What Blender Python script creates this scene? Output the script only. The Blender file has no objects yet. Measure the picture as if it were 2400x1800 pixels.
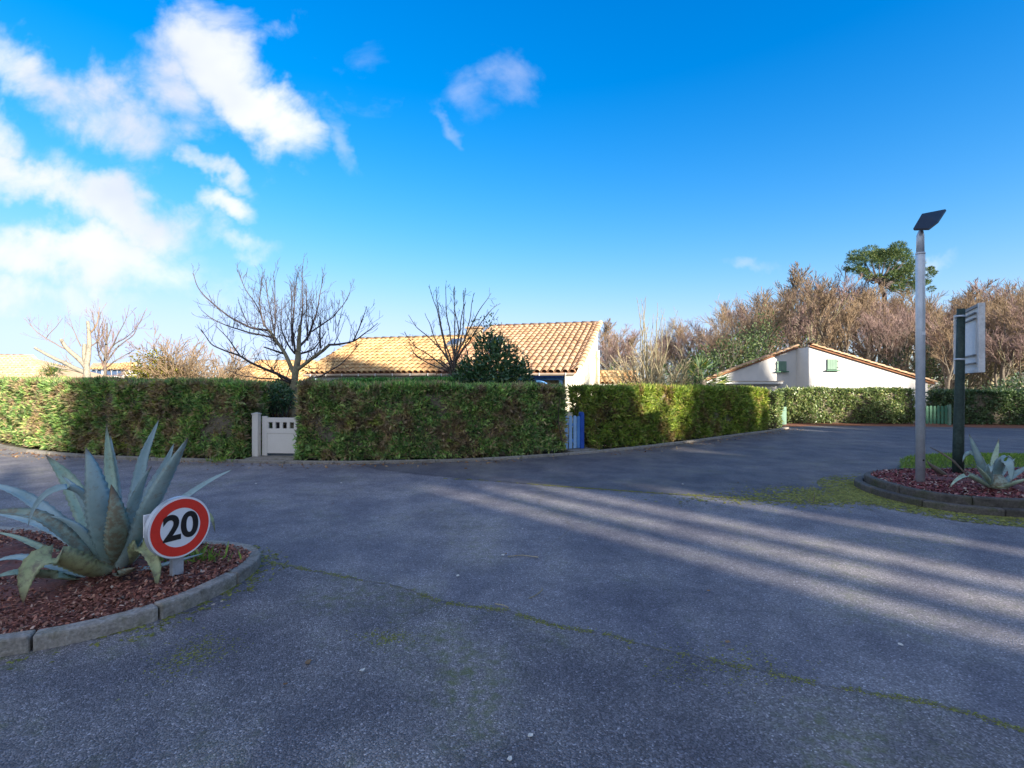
import bpy, math, random
import numpy as np
from mathutils import Vector, Matrix

# ------------------------------------------------------------------ camera
scene = bpy.context.scene
C = scene.collection
R = math.radians
CAMZ = 1.6
cam_data = bpy.data.cameras.new('camera'); cam = bpy.data.objects.new('camera', cam_data); C.objects.link(cam)
cam.location = (0, 0, CAMZ); cam.rotation_euler = (R(90), 0, 0)
cam_data.sensor_width = 36; cam_data.lens = 18; cam_data.clip_start = 0.05; cam_data.clip_end = 3000
scene.camera = cam

# ------------------------------------------------------------------ sky, sun, exposure
SUN_AZ, SUN_EL = 137.5, 18.0            # clockwise from +Y
world = bpy.data.worlds.new('World'); scene.world = world; world.use_nodes = True
wn, wl = world.node_tree.nodes, world.node_tree.links
wn.clear()
def N(tree, kind, **kw):
    n = tree.nodes.new(kind)
    for k, v in kw.items():
        if k.startswith('i_'):
            key = k[2:]
            n.inputs[int(key) if key.isdigit() else key].default_value = v
        else: setattr(n, k, v)
    return n
W = world.node_tree
def wmath(op, a, b=None, c=None, clamp=False):
    n = W.nodes.new('ShaderNodeMath'); n.operation = op; n.use_clamp = clamp
    for i, x in enumerate((a, b, c)):
        if x is None: continue
        if isinstance(x, (int, float)): n.inputs[i].default_value = x
        else: W.links.new(x, n.inputs[i])
    return n.outputs[0]
sky = N(W, 'ShaderNodeTexSky', sky_type='NISHITA', sun_disc=False)
sky.sun_elevation = R(SUN_EL); sky.sun_rotation = R(SUN_AZ)
sky.air_density = 1.0; sky.dust_density = 0.35; sky.ozone_density = 2.5
hsv = N(W, 'ShaderNodeHueSaturation', i_Hue=0.514, i_Saturation=1.45, i_Value=0.96)
W.links.new(sky.outputs[0], hsv.inputs['Color'])
srgb = N(W, 'ShaderNodeSeparateColor'); W.links.new(hsv.outputs[0], srgb.inputs[0])
crgb = N(W, 'ShaderNodeCombineColor')
for i_, lim_ in enumerate((2.1, 2.6, 3.9)):      # gentle shoulder towards the bright horizon
    c_ = srgb.outputs[i_]; q_ = wmath('DIVIDE', c_, lim_)
    W.links.new(wmath('DIVIDE', c_, wmath('SQRT', wmath('ADD', wmath('MULTIPLY', q_, q_), 1.0))), crgb.inputs[i_])
geo = N(W, 'ShaderNodeTexCoord')
sep = N(W, 'ShaderNodeSeparateXYZ'); W.links.new(geo.outputs['Generated'], sep.inputs[0])
gx, gy, gz = sep.outputs
ys = wmath('MAXIMUM', gy, 0.12)
comb = N(W, 'ShaderNodeCombineXYZ')
W.links.new(wmath('DIVIDE', gx, ys), comb.inputs[0]); W.links.new(wmath('DIVIDE', gz, ys), comb.inputs[1])
# stretch the noise along the drift of the clouds (they run down to the right)
nmap = N(W, 'ShaderNodeMapping', i_Rotation=(0, 0, R(28)), i_Scale=(1.0, 1.35, 1.0))
W.links.new(comb.outputs[0], nmap.inputs[0])
n1 = N(W, 'ShaderNodeTexNoise', noise_dimensions='2D', i_Scale=5.2, i_Detail=10.0, i_Roughness=0.58, i_Distortion=0.25)
W.links.new(nmap.outputs[0], n1.inputs['Vector'])
n2 = N(W, 'ShaderNodeTexNoise', noise_dimensions='2D', i_Scale=2.3, i_Detail=4.0, i_Roughness=0.5)
W.links.new(nmap.outputs[0], n2.inputs['Vector'])
# warp of the cloud outlines
nw = N(W, 'ShaderNodeTexNoise', noise_dimensions='2D', i_Scale=5.0, i_Detail=5.0, i_Roughness=0.6)
W.links.new(comb.outputs[0], nw.inputs['Vector'])
wsub = N(W, 'ShaderNodeVectorMath', operation='SUBTRACT'); wsub.inputs[1].default_value = (0.5, 0.5, 0.5)
W.links.new(nw.outputs['Color'], wsub.inputs[0])
wscl = N(W, 'ShaderNodeVectorMath', operation='MULTIPLY_ADD'); wscl.inputs[1].default_value = (0.16, 0.16, 0)
W.links.new(wsub.outputs[0], wscl.inputs[0]); W.links.new(comb.outputs[0], wscl.inputs[2])
# (px, py, half-length, half-width, tilt deg (down to the right), weight)  in photo pixels -> direction tangents
CLOUDS = [(60, 160, 230, 95, 28, 1.0), (270, 260, 230, 95, 26, 1.1), (500, 140, 190, 130, 40, 1.2), (600, 250, 190, 90, 48, 1.25), (420, 250, 180, 95, 20, 1.05),
          (480, 20, 190, 70, 15, .8), (10, 330, 80, 70, 40, .9), (480, 380, 120, 40, 32, 1.0),
          (90, 440, 260, 60, 22, 1.05), (300, 510, 280, 85, 20, 1.15), (160, 600, 420, 90, 6, 1.2), (530, 580, 150, 42, 4, .85),
          (515, 490, 72, 42, 26, .85), (80, 690, 380, 60, 4, .8), (790, 340, 120, 34, 52, .75),
          (840, 165, 130, 80, -25, .52), (1225, 165, 95, 75, 20, .72), (1130, 220, 110, 60, 20, .55), (1060, 302, 60, 30, 35, .7),
          (1785, 645, 100, 30, 2, 1.0), (2170, 605, 120, 32, 2, .9),
          (-180, 560, 300, 110, 12, 1.0), (-220, 120, 280, 90, 26, .9)]
acc = None; acc_f = None
for (cx, cy, a, b, t, w) in CLOUDS:
    mp = N(W, 'ShaderNodeMapping', vector_type='TEXTURE')
    mp.inputs['Location'].default_value = ((cx-1200)/1200, (900-cy)/1200, 0)
    mp.inputs['Rotation'].default_value = (0, 0, R(-t))
    mp.inputs['Scale'].default_value = (a/1200*1.45, b/1200*1.45, 1)
    W.links.new(wscl.outputs[0], mp.inputs[0])
    ln = N(W, 'ShaderNodeVectorMath', operation='LENGTH'); W.links.new(mp.outputs[0], ln.inputs[0])
    mr = N(W, 'ShaderNodeMapRange', interpolation_type='SMOOTHSTEP'); mr.inputs[1].default_value = 1.0; mr.inputs[2].default_value = 0.0
    mr.inputs[3].default_value = 0.0; mr.inputs[4].default_value = w
    W.links.new(ln.outputs['Value'], mr.inputs[0])
    if cx > 700:
        acc_f = mr.outputs[0] if acc_f is None else wmath('MAXIMUM', acc_f, mr.outputs[0])
    else:
        acc = mr.outputs[0] if acc is None else wmath('MAXIMUM', acc, mr.outputs[0])
nz = wmath('MULTIPLY', wmath('SUBTRACT', n1.outputs[0], 0.5), 1.75)
dens = wmath('ADD', acc, nz)
dens = wmath('MULTIPLY', dens, wmath('GREATER_THAN', acc, 0.0))
cm = N(W, 'ShaderNodeMapRange', interpolation_type='SMOOTHSTEP'); cm.inputs[1].default_value = 0.18; cm.inputs[2].default_value = 1.2
W.links.new(dens, cm.inputs[0])
# dense unseen cloud deck outside the frame, thickened as white fill for the shade
zc = wmath('MAXIMUM', gz, 0.06)
comb2 = N(W, 'ShaderNodeCombineXYZ'); W.links.new(wmath('DIVIDE', gx, zc), comb2.inputs[0]); W.links.new(wmath('DIVIDE', gy, zc), comb2.inputs[1])
n3 = N(W, 'ShaderNodeTexNoise', noise_dimensions='2D', i_Scale=0.45, i_Detail=6.0, i_Roughness=0.55)
W.links.new(comb2.outputs[0], n3.inputs['Vector'])
deck = N(W, 'ShaderNodeMapRange', interpolation_type='SMOOTHSTEP'); deck.inputs[1].default_value = 0.38; deck.inputs[2].default_value = 0.56
W.links.new(n3.outputs[0], deck.inputs[0])
behind = N(W, 'ShaderNodeMapRange'); behind.inputs[1].default_value = 0.45; behind.inputs[2].default_value = 0.1
W.links.new(gy, behind.inputs[0])
cover = wmath('MAXIMUM', cm.outputs[0], wmath('MULTIPLY', deck.outputs[0], behind.outputs[0]))
cf = N(W, 'ShaderNodeMapRange', interpolation_type='SMOOTHSTEP'); cf.inputs[1].default_value = 0.2; cf.inputs[2].default_value = 1.15
W.links.new(wmath('MULTIPLY', wmath('ADD', acc_f, nz), wmath('GREATER_THAN', acc_f, 0.0)), cf.inputs[0])
cover = wmath('MAXIMUM', wmath('MULTIPLY', cover, 0.93), wmath('MULTIPLY', cf.outputs[0], 0.36))
shade = N(W, 'ShaderNodeMix', data_type='RGBA')
CL = 2.95
shade.inputs[6].default_value = (0.70*CL, 0.74*CL, 0.90*CL, 1); shade.inputs[7].default_value = (0.93*CL, 0.94*CL, 1.0*CL, 1)
sh = N(W, 'ShaderNodeMapRange'); sh.inputs[1].default_value = 0.35; sh.inputs[2].default_value = 0.62
W.links.new(n2.outputs[0], sh.inputs[0]); W.links.new(sh.outputs[0], shade.inputs[0])
mixc = N(W, 'ShaderNodeMix', data_type='RGBA')
W.links.new(cover, mixc.inputs[0]); W.links.new(crgb.outputs[0], mixc.inputs[6]); W.links.new(shade.outputs[2], mixc.inputs[7])
bg = N(W, 'ShaderNodeBackground', i_Strength=0.105); W.links.new(mixc.outputs[2], bg.inputs[0])
wo = N(W, 'ShaderNodeOutputWorld'); W.links.new(bg.outputs[0], wo.inputs[0])
world.cycles.sampling_method = 'MANUAL'; world.cycles.sample_map_resolution = 512

sd = bpy.data.lights.new('sun', 'SUN'); sun = bpy.data.objects.new('sun', sd); C.objects.link(sun)
sd.energy = 3.6; sd.angle = R(0.85); sd.color = (1.0, 0.89, 0.74)
az, el = R(SUN_AZ), R(SUN_EL)
sundir = Vector((math.sin(az)*math.cos(el), math.cos(az)*math.cos(el), math.sin(el)))
sun.rotation_euler = sundir.to_track_quat('Z', 'Y').to_euler()
sun.location = sundir*60

vs = scene.view_settings
vs.view_transform = 'Standard'; vs.look = 'None'; vs.gamma = 1; vs.use_curve_mapping = False; vs.exposure = 1.93
cy = scene.cycles
cy.use_denoising = True; cy.max_bounces = 5; cy.diffuse_bounces = 3; cy.glossy_bounces = 2; cy.transmission_bounces = 3
cy.caustics_reflective = False; cy.caustics_refractive = False; cy.sample_clamp_indirect = 6

# ------------------------------------------------------------------ helpers
rng = random.Random(11)
nr = np.random.default_rng(5)
def P(px, py, d): return Vector(((px-1200)/1200*d, d, CAMZ + (900-py)/1200*d))
def G(px, py, z=0.0):
    d = (CAMZ-z)*1200/(py-900); return Vector(((px-1200)/1200*d, d, z))

def tag(o, label=None, cat=None, group=None, kind=None):
    if label: o['label'] = label
    if cat: o['category'] = cat
    if group: o['group'] = group
    if kind: o['kind'] = kind
    return o
def empty(name, loc=(0, 0, 0), rz=0, label=None, cat=None, group=None, kind=None):
    o = bpy.data.objects.new(name, None); C.objects.link(o); o.location = loc; o.rotation_euler = (0, 0, rz)
    o.empty_display_size = 0.1
    return tag(o, label, cat, group, kind)
def link(name, me, mat=None, parent=None, kind=None):
    o = bpy.data.objects.new(name, me); C.objects.link(o)
    if mat is not None and not me.materials: me.materials.append(mat)
    if parent is not None: o.parent = parent
    if kind: o['kind'] = kind
    return o
def mesh_np(name, V, F, smooth=False):
    """V (n,3); F (m,k) constant k"""
    V = np.asarray(V, np.float32); F = np.asarray(F, np.int32)
    me = bpy.data.meshes.new(name)
    me.vertices.add(len(V)); me.vertices.foreach_set('co', V.ravel())
    k = F.shape[1]
    me.loops.add(F.size); me.loops.foreach_set('vertex_index', F.ravel())
    me.polygons.add(len(F)); me.polygons.foreach_set('loop_start', np.arange(0, F.size, k, dtype=np.int32))
    me.polygons.foreach_set('loop_total', np.full(len(F), k, np.int32))
    if smooth: me.polygons.foreach_set('use_smooth', np.ones(len(F), bool))
    me.update(); me.validate()
    return me
def mesh_py(name, v, f, smooth=False):
    me = bpy.data.meshes.new(name); me.from_pydata([tuple(x) for x in v], [], f)
    if smooth: me.polygons.foreach_set('use_smooth', np.ones(len(me.polygons), bool))
    me.update(); return me
class MB:
    def __init__(s): s.v = []; s.f = []
    def add(s, v, f):
        o = len(s.v); s.v += [tuple(x) for x in v]; s.f += [tuple(i+o for i in q) for q in f]; return s
    def box(s, c, size, M=None):
        hx, hy, hz = size[0]/2, size[1]/2, size[2]/2; c = Vector(c)
        v = []
        for dx, dy, dz in ((-1,-1,-1),(1,-1,-1),(1,1,-1),(-1,1,-1),(-1,-1,1),(1,-1,1),(1,1,1),(-1,1,1)):
            q = Vector((dx*hx, dy*hy, dz*hz))
            v.append((M @ q if M else q) + c)
        return s.add(v, [(0,3,2,1),(4,5,6,7),(0,1,5,4),(1,2,6,5),(2,3,7,6),(3,0,4,7)])
    def tube(s, pts, rad, n=8, cap=True):
        pts = [Vector(p) for p in pts]; m = len(pts); v = []
        for i, p in enumerate(pts):
            t = (pts[min(i+1, m-1)] - pts[max(i-1, 0)]).normalized()
            a = t.cross(Vector((0.13, 0.21, 0.97)))
            if a.length < .05: a = t.cross(Vector((1, 0, 0)))
            a.normalize(); b = t.cross(a)
            r = rad[i] if hasattr(rad, '__len__') else rad
            for k in range(n):
                q = 2*math.pi*k/n; v.append(p + a*(math.cos(q)*r) + b*(math.sin(q)*r))
        f = [(i*n+k, i*n+(k+1) % n, (i+1)*n+(k+1) % n, (i+1)*n+k) for i in range(m-1) for k in range(n)]
        if cap: f += [tuple(range(n-1, -1, -1)), tuple((m-1)*n+k for k in range(n))]
        return s.add(v, f)
    def slab(s, poly, z0, z1):
        n = len(poly)
        v = [(p[0], p[1], z0) for p in poly] + [(p[0], p[1], z1) for p in poly]
        return s.add(v, [tuple(range(n-1, -1, -1)), tuple(range(n, 2*n))] + [(i, (i+1) % n, n+(i+1) % n, n+i) for i in range(n)])
    def obj(s, name, mat, parent=None, smooth=False, bevel=0, kind=None):
        o = link(name, mesh_py(name, s.v, s.f, smooth), mat, parent, kind)
        if bevel:
            b = o.modifiers.new('bevel', 'BEVEL'); b.width = bevel; b.segments = 2; b.limit_method = 'ANGLE'
        return o
def rot2(a): return Matrix.Rotation(a, 3, 'Z')
def frame(x, y, z):
    return Matrix((Vector(x), Vector(y), Vector(z))).transposed()
def copy_tree(o, parent=None):
    c = o.copy(); C.objects.link(c); c.parent = parent
    for ch in list(o.children): copy_tree(ch, c)
    return c

# ------------------------------------------------------------------ materials
def mat_base(name):
    m = bpy.data.materials.new(name); m.use_nodes = True
    nt = m.node_tree; nt.nodes.clear()
    out = nt.nodes.new('ShaderNodeOutputMaterial'); b = nt.nodes.new('ShaderNodeBsdfPrincipled')
    nt.links.new(b.outputs[0], out.inputs[0])
    return m, nt, b, out
def ramp(nt, fac, stops, interp='LINEAR'):
    r = nt.nodes.new('ShaderNodeValToRGB'); r.color_ramp.interpolation = interp
    e = r.color_ramp.elements
    while len(e) > 1: e.remove(e[-1])
    e[0].position = stops[0][0]; e[0].color = (*stops[0][1], 1)
    for p, c in stops[1:]:
        x = e.new(p); x.color = (*c, 1)
    nt.links.new(fac, r.inputs[0]); return r.outputs[0]
def mixc_(nt, fac, a, b, mode='MIX'):
    n = nt.nodes.new('ShaderNodeMix'); n.data_type = 'RGBA'; n.blend_type = mode
    for idx, x in ((0, fac), (6, a), (7, b)):
        if isinstance(x, (int, float)): n.inputs[idx].default_value = x
        elif isinstance(x, tuple): n.inputs[idx].default_value = (*x, 1) if len(x) == 3 else x
        else: nt.links.new(x, n.inputs[idx])
    return n.outputs[2]
def math_(nt, op, a, b=None, clamp=False):
    n = nt.nodes.new('ShaderNodeMath'); n.operation = op; n.use_clamp = clamp
    for i, x in enumerate((a, b)):
        if x is None: continue
        if isinstance(x, (int, float)): n.inputs[i].default_value = x
        else: nt.links.new(x, n.inputs[i])
    return n.outputs[0]
def noise_(nt, vec, scale, detail=4, rough=.55, dim='3D'):
    n = nt.nodes.new('ShaderNodeTexNoise'); n.noise_dimensions = dim
    n.inputs['Scale'].default_value = scale; n.inputs['Detail'].default_value = detail; n.inputs['Roughness'].default_value = rough
    nt.links.new(vec, n.inputs['Vector']); return n.outputs[0]
def wpos(nt): return nt.nodes.new('ShaderNodeNewGeometry').outputs['Position']
def opos(nt): return nt.nodes.new('ShaderNodeTexCoord').outputs['Object']
def rnd(nt, obj=True):
    g = nt.nodes.new('ShaderNodeNewGeometry').outputs['Random Per Island']
    if not obj: return g
    o = nt.nodes.new('ShaderNodeObjectInfo').outputs['Random']
    return math_(nt, 'FRACT', math_(nt, 'ADD', g, o))
def bump_(nt, b, h, strength=.4, dist=.01):
    n = nt.nodes.new('ShaderNodeBump'); n.inputs['Strength'].default_value = strength; n.inputs['Distance'].default_value = dist
    nt.links.new(h, n.inputs['Height']); nt.links.new(n.outputs[0], b.inputs['Normal'])
def setp(b, rough=.7, spec=.3, metal=0):
    b.inputs['Roughness'].default_value = rough; b.inputs['Specular IOR Level'].default_value = spec; b.inputs['Metallic'].default_value = metal
def surf(name, c1, c2, scale=3, rough=.75, spec=.3, bump=.2, bscale=40, fine=.15, metal=0, var=0, c3=None, coords='o'):
    """two or three tone weathered surface with fine relief"""
    m, nt, b, _ = mat_base(name); p = opos(nt) if coords == 'o' else wpos(nt)
    n1_ = noise_(nt, p, scale, 6, .6)
    stops = [(.32, c1), (.68, c2)] if c3 is None else [(.28, c1), (.5, c2), (.72, c3)]
    col = ramp(nt, n1_, stops)
    f = noise_(nt, p, bscale, 3, .6)
    g = ramp(nt, f, [(.3, (1-fine,)*3), (.7, (1+fine,)*3)])
    col = mixc_(nt, 1.0, col, g, 'MULTIPLY')
    if var:
        col = mixc_(nt, 1.0, col, ramp(nt, rnd(nt), [(0, (1-var,)*3), (1, (1+var,)*3)]), 'MULTIPLY')
    nt.links.new(col, b.inputs['Base Color']); setp(b, rough, spec, metal)
    if bump: bump_(nt, b, f, bump, .01)
    return m
def foliage_mat(name, stops, patch=None, pscale=1.2, trans=.3, rough=.55, spec=.25, tcol=None):
    """leaf colours by island, with larger patches of another colour"""
    m, nt, b, out = mat_base(name)
    col = ramp(nt, rnd(nt), stops)
    if patch:
        n = noise_(nt, wpos(nt), pscale, 5, .65)
        for lo, hi, c in patch:
            k = nt.nodes.new('ShaderNodeMapRange'); k.inputs[1].default_value = lo; k.inputs[2].default_value = hi
            nt.links.new(n, k.inputs[0]); 
            col = mixc_(nt, k.outputs[0], col, c)
    v = ramp(nt, math_(nt, 'FRACT', math_(nt, 'MULTIPLY', rnd(nt), 7.31)), [(0, (.6,)*3), (1, (1.4,)*3)])
    if patch: col = mixc_(nt, 1.0, col, ramp(nt, noise_(nt, wpos(nt), 4.5, 4, .6), [(.35, (.62, .66, .7)), (.65, (1.35, 1.3, 1.15))]), 'MULTIPLY')
    col = mixc_(nt, 1.0, col, v, 'MULTIPLY')
    nt.links.new(col, b.inputs['Base Color']); setp(b, rough, spec)
    if trans:
        t = nt.nodes.new('ShaderNodeBsdfTranslucent')
        tc = mixc_(nt, 1.0, col, tcol or (1.3, 1.45, .7), 'MULTIPLY'); nt.links.new(tc, t.inputs[0])
        mx = nt.nodes.new('ShaderNodeMixShader'); mx.inputs[0].default_value = trans
        nt.links.new(b.outputs[0], mx.inputs[1]); nt.links.new(t.outputs[0], mx.inputs[2]); nt.links.new(mx.outputs[0], out.inputs[0])
    return m
def asphalt(name, base, tint, vsc, contrast=1.0, mossy=.5, bumpk=.7):
    m, nt, b, _ = mat_base(name); p = wpos(nt)
    v = nt.nodes.new('ShaderNodeTexVoronoi'); v.voronoi_dimensions = '2D'; v.inputs['Scale'].default_value = vsc
    nt.links.new(p, v.inputs['Vector'])
    s = nt.nodes.new('ShaderNodeSeparateColor'); nt.links.new(v.outputs['Color'], s.inputs[0])
    k = contrast
    g = ramp(nt, s.outputs[0], [(0, (1-.55*k,)*3), (.55, (1-.1*k,)*3), (.85, (1+.3*k,)*3), (.975, (1+.7*k, 1+.7*k, 1+.75*k)), (1, (1+1.9*k,)*3)])
    big = noise_(nt, p, .45, 5, .6, '2D')
    tone = ramp(nt, big, [(.28, (.72, .73, .78)), (.5, (1.0, 1.0, 1.0)), (.72, (1.28, 1.22, 1.12))])
    mid = noise_(nt, p, 6, 5, .65, '2D')
    tone2 = ramp(nt, mid, [(.3, (.88,)*3), (.7, (1.12,)*3)])
    col = mixc_(nt, 1.0, tuple(base*t for t in tint), g, 'MULTIPLY')
    col = mixc_(nt, 1.0, col, tone, 'MULTIPLY'); col = mixc_(nt, 1.0, col, tone2, 'MULTIPLY')
    # thin moss and dirt films
    mo = noise_(nt, p, .9, 7, .68, '2D'); mo2 = noise_(nt, p, 14, 4, .6, '2D')
    mk = math_(nt, 'MULTIPLY', math_(nt, 'SUBTRACT', mo, .49), 5.0, True)
    mk2 = math_(nt, 'MULTIPLY', math_(nt, 'SUBTRACT', mo2, .42), 4.0, True)
    mk = math_(nt, 'MULTIPLY', math_(nt, 'MULTIPLY', mk, mk2), mossy)
    col = mixc_(nt, mk, col, (.13, .15, .06))
    pol = noise_(nt, p, 1.7, 3, .5, '2D')       # polished and sooty areas
    col = mixc_(nt, 1.0, col, ramp(nt, pol, [(.35, (.78, .78, .82)), (.65, (1.16, 1.15, 1.12))]), 'MULTIPLY')
    nt.links.new(col, b.inputs['Base Color']); setp(b, .72, .35)
    h = math_(nt, 'ADD', math_(nt, 'MULTIPLY', v.outputs['Distance'], -1.0), math_(nt, 'MULTIPLY', s.outputs[1], .35))
    bump_(nt, b, h, bumpk, .006)
    return m

M = {}
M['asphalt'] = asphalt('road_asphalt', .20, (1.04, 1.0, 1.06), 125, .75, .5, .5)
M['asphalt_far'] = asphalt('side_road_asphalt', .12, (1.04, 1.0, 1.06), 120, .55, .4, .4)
M['asphalt_coarse'] = asphalt('coarse_asphalt', .20, (1.05, 1.0, 1.04), 125, .9, .95, 1.0)
M['crack'] = surf('joint_dirt', (.11, .105, .08), (.18, .165, .11), 6, bump=.3, fine=.3, coords='w')
M['soil'] = surf('soil', (.05, .045, .03), (.1, .085, .05), 1.5, bump=.5, bscale=30, fine=.3, c3=(.06, .085, .03), coords='w')
M['verge'] = surf('needle_litter', (.16, .055, .03), (.23, .10, .055), 2.5, bump=.5, bscale=60, fine=.35, c3=(.10, .06, .045), coords='w')
M['concrete'] = surf('concrete', (.17, .15, .12), (.31, .285, .25), 7, bump=.6, bscale=55, fine=.28, c3=(.15, .14, .085), var=.2)
M['concrete_dark'] = surf('mossy_concrete', (.045, .042, .035), (.10, .09, .08), 5, bump=.5, bscale=50, fine=.3, c3=(.06, .065, .03), var=.15)
M['mulch'] = surf('mulch_bed', (.10, .035, .025), (.17, .06, .045), 9, bump=.8, bscale=45, fine=.45, c3=(.07, .04, .03), coords='w')
M['chips'] = foliage_mat('mulch_chips', [(0, (.14, .05, .035)), (.4, (.24, .09, .06)), (.75, (.33, .145, .10)), (.93, (.42, .22, .14)), (1, (.55, .47, .38))], trans=0, rough=.85)
M['chips_dark'] = foliage_mat('mulch_chips_dark', [(0, (.09, .025, .03)), (.5, (.19, .055, .06)), (.85, (.3, .12, .1)), (1, (.5, .43, .36))], trans=0, rough=.85)
M['moss'] = foliage_mat('moss', [(0, (.14, .15, .035)), (.6, (.27, .26, .06)), (1, (.17, .2, .06))], trans=.1, rough=.9)
M['grass'] = foliage_mat('grass', [(0, (.12, .22, .04)), (.6, (.2, .32, .06)), (1, (.32, .36, .1))], trans=.3)
M['conifer'] = foliage_mat('conifer_hedge', [(0, (.09, .16, .07)), (.3, (.2, .35, .12)), (.62, (.32, .47, .16)), (.82, (.44, .54, .2)), (.9, (.42, .31, .2)), (1, (.48, .37, .24))],
    patch=[(.48, .57, (.36, .26, .18)), (.60, .68, (.36, .45, .11))], pscale=1.7, trans=.35)
M['conifer_lit'] = foliage_mat('conifer_hedge_sunlit', [(0, (.13, .2, .05)), (.45, (.25, .34, .07)), (.8, (.36, .42, .09)), (1, (.38, .27, .13))],
    patch=[(.53, .62, (.24, .16, .09)), (.62, .7, (.32, .36, .06))], pscale=1.3, trans=.35)  # warm sunlight on this hedge is put into its leaf colour
M['conifer_green'] = foliage_mat('conifer_green', [(0, (.06, .17, .05)), (.6, (.12, .30, .08)), (1, (.2, .38, .1))], trans=.3)
M['inner'] = surf('inner_twigs', (.10, .085, .06), (.18, .15, .105), 16, bump=.6, bscale=60, fine=.4)
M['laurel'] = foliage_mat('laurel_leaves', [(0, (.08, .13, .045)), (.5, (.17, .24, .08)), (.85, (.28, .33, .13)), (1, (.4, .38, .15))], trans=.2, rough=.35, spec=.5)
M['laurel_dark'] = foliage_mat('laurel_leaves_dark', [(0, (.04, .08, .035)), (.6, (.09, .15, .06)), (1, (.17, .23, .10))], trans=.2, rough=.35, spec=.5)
M['glossy'] = foliage_mat('glossy_leaves', [(0, (.03, .08, .035)), (.6, (.07, .15, .065)), (.95, (.13, .22, .11)), (1, (.5, .5, .08))], trans=.15, rough=.28, spec=.6)
M['yellowleaf'] = foliage_mat('yellow_green_leaves', [(0, (.10, .11, .015)), (.6, (.22, .21, .02)), (1, (.32, .28, .04))], trans=.35)
M['needles'] = foliage_mat('pine_needles', [(0, (.03, .06, .03)), (.5, (.07, .12, .045)), (.85, (.14, .19, .06)), (1, (.24, .25, .08))], trans=.2, rough=.6)
M['ivy'] = foliage_mat('ivy_leaves', [(0, (.03, .055, .025)), (.6, (.07, .115, .045)), (1, (.14, .18, .07))], trans=.2, rough=.45)
M['bark'] = surf('bark', (.10, .085, .07), (.19, .16, .125), 8, bump=.6, bscale=35, fine=.3)
M['bark_lichen'] = surf('lichen_bark', (.19, .17, .10), (.30, .27, .17), 6, bump=.6, bscale=40, fine=.25, c3=(.16, .13, .09))
M['bark_dark'] = surf('dark_bark', (.055, .045, .05), (.11, .09, .085), 8, bump=.5, bscale=35, fine=.3)
M['bark_pale'] = surf('pale_bark', (.24, .215, .16), (.32, .29, .23), 9, bump=.5, bscale=30, fine=.25, c3=(.12, .11, .09))
M['twig_pink'] = surf('twigs', (.20, .135, .12), (.29, .205, .185), 3, bump=0, fine=.2, var=.25)
M['twig_brown'] = surf('twigs_brown', (.20, .14, .085), (.30, .22, .14), 3, bump=0, fine=.2, var=.25)
M['twig_tan'] = surf('twigs_tan', (.27, .23, .13), (.40, .34, .22), 3, bump=0, fine=.2, var=.25)
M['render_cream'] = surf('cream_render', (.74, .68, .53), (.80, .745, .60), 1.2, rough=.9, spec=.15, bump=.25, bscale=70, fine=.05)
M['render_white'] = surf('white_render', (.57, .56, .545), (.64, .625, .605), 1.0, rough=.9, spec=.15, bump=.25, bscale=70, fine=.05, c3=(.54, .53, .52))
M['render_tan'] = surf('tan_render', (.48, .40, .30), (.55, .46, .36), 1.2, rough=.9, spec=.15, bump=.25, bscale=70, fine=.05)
def tile_mat(name, stops):
    m, nt, b, _ = mat_base(name)
    col = ramp(nt, rnd(nt), stops)
    f = noise_(nt, wpos(nt), 9, 6, .65)
    col = mixc_(nt, 1.0, col, ramp(nt, f, [(.3, (.72, .70, .68)), (.7, (1.2, 1.2, 1.15))]), 'MULTIPLY')
    li = noise_(nt, wpos(nt), 3.2, 6, .7)
    col = mixc_(nt, math_(nt, 'MULTIPLY', math_(nt, 'SUBTRACT', li, .58), 4, True), col, (.42, .33, .17))
    nt.links.new(col, b.inputs['Base Color']); setp(b, .85, .2); bump_(nt, b, f, .3, .01)
    return m
M['tile'] = tile_mat('canal_tiles', [(0, (.38, .225, .14)), (.35, (.45, .29, .18)), (.7, (.50, .35, .23)), (1, (.43, .26, .18))])
M['tile_gold'] = tile_mat('canal_tiles_golden', [(0, (.42, .24, .12)), (.35, (.52, .34, .16)), (.7, (.58, .42, .22)), (1, (.49, .29, .14))])
M['tile_pale'] = tile_mat('canal_tiles_pale', [(0, (.52, .33, .2)), (.5, (.6, .4, .25)), (1, (.66, .46, .3))])
M['deck'] = surf('tile_channels', (.22, .09, .045), (.34, .16, .08), 5, bump=.3, fine=.3)
M['blue'] = surf('blue_paint', (.10, .27, .60), (.14, .34, .68), 3, rough=.45, bump=.1, fine=.05)
M['blue_pale'] = surf('pale_blue_paint', (.26, .46, .72), (.34, .54, .78), 3, rough=.5, bump=.1, fine=.06)
M['blue_deep'] = surf('deep_blue_paint', (.03, .09, .42), (.045, .13, .50), 3, rough=.4, bump=.1, fine=.05)
M['green_paint'] = surf('green_paint', (.14, .24, .18), (.18, .29, .22), 3, rough=.55, bump=.1, fine=.05)
M['green_dark'] = surf('dark_green_paint', (.05, .16, .10), (.075, .2, .12), 3, rough=.55, bump=.15, fine=.1)
M['white_pvc'] = surf('off_white_plastic', (.72, .67, .59), (.78, .73, .65), 2, rough=.45, bump=.03, fine=.03)
M['gutter'] = surf('tan_gutter', (.42, .34, .27), (.5, .42, .34), 3, rough=.4, bump=.05, fine=.06)
M['white'] = surf('white_paint', (.74, .74, .72), (.8, .8, .78), 2, rough=.5, bump=.05, fine=.03)
M['galv'] = surf('galvanised_steel', (.46, .51, .57), (.60, .65, .70), 7, rough=.42, spec=.5, bump=.08, bscale=60, fine=.08, metal=.35)
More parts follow.
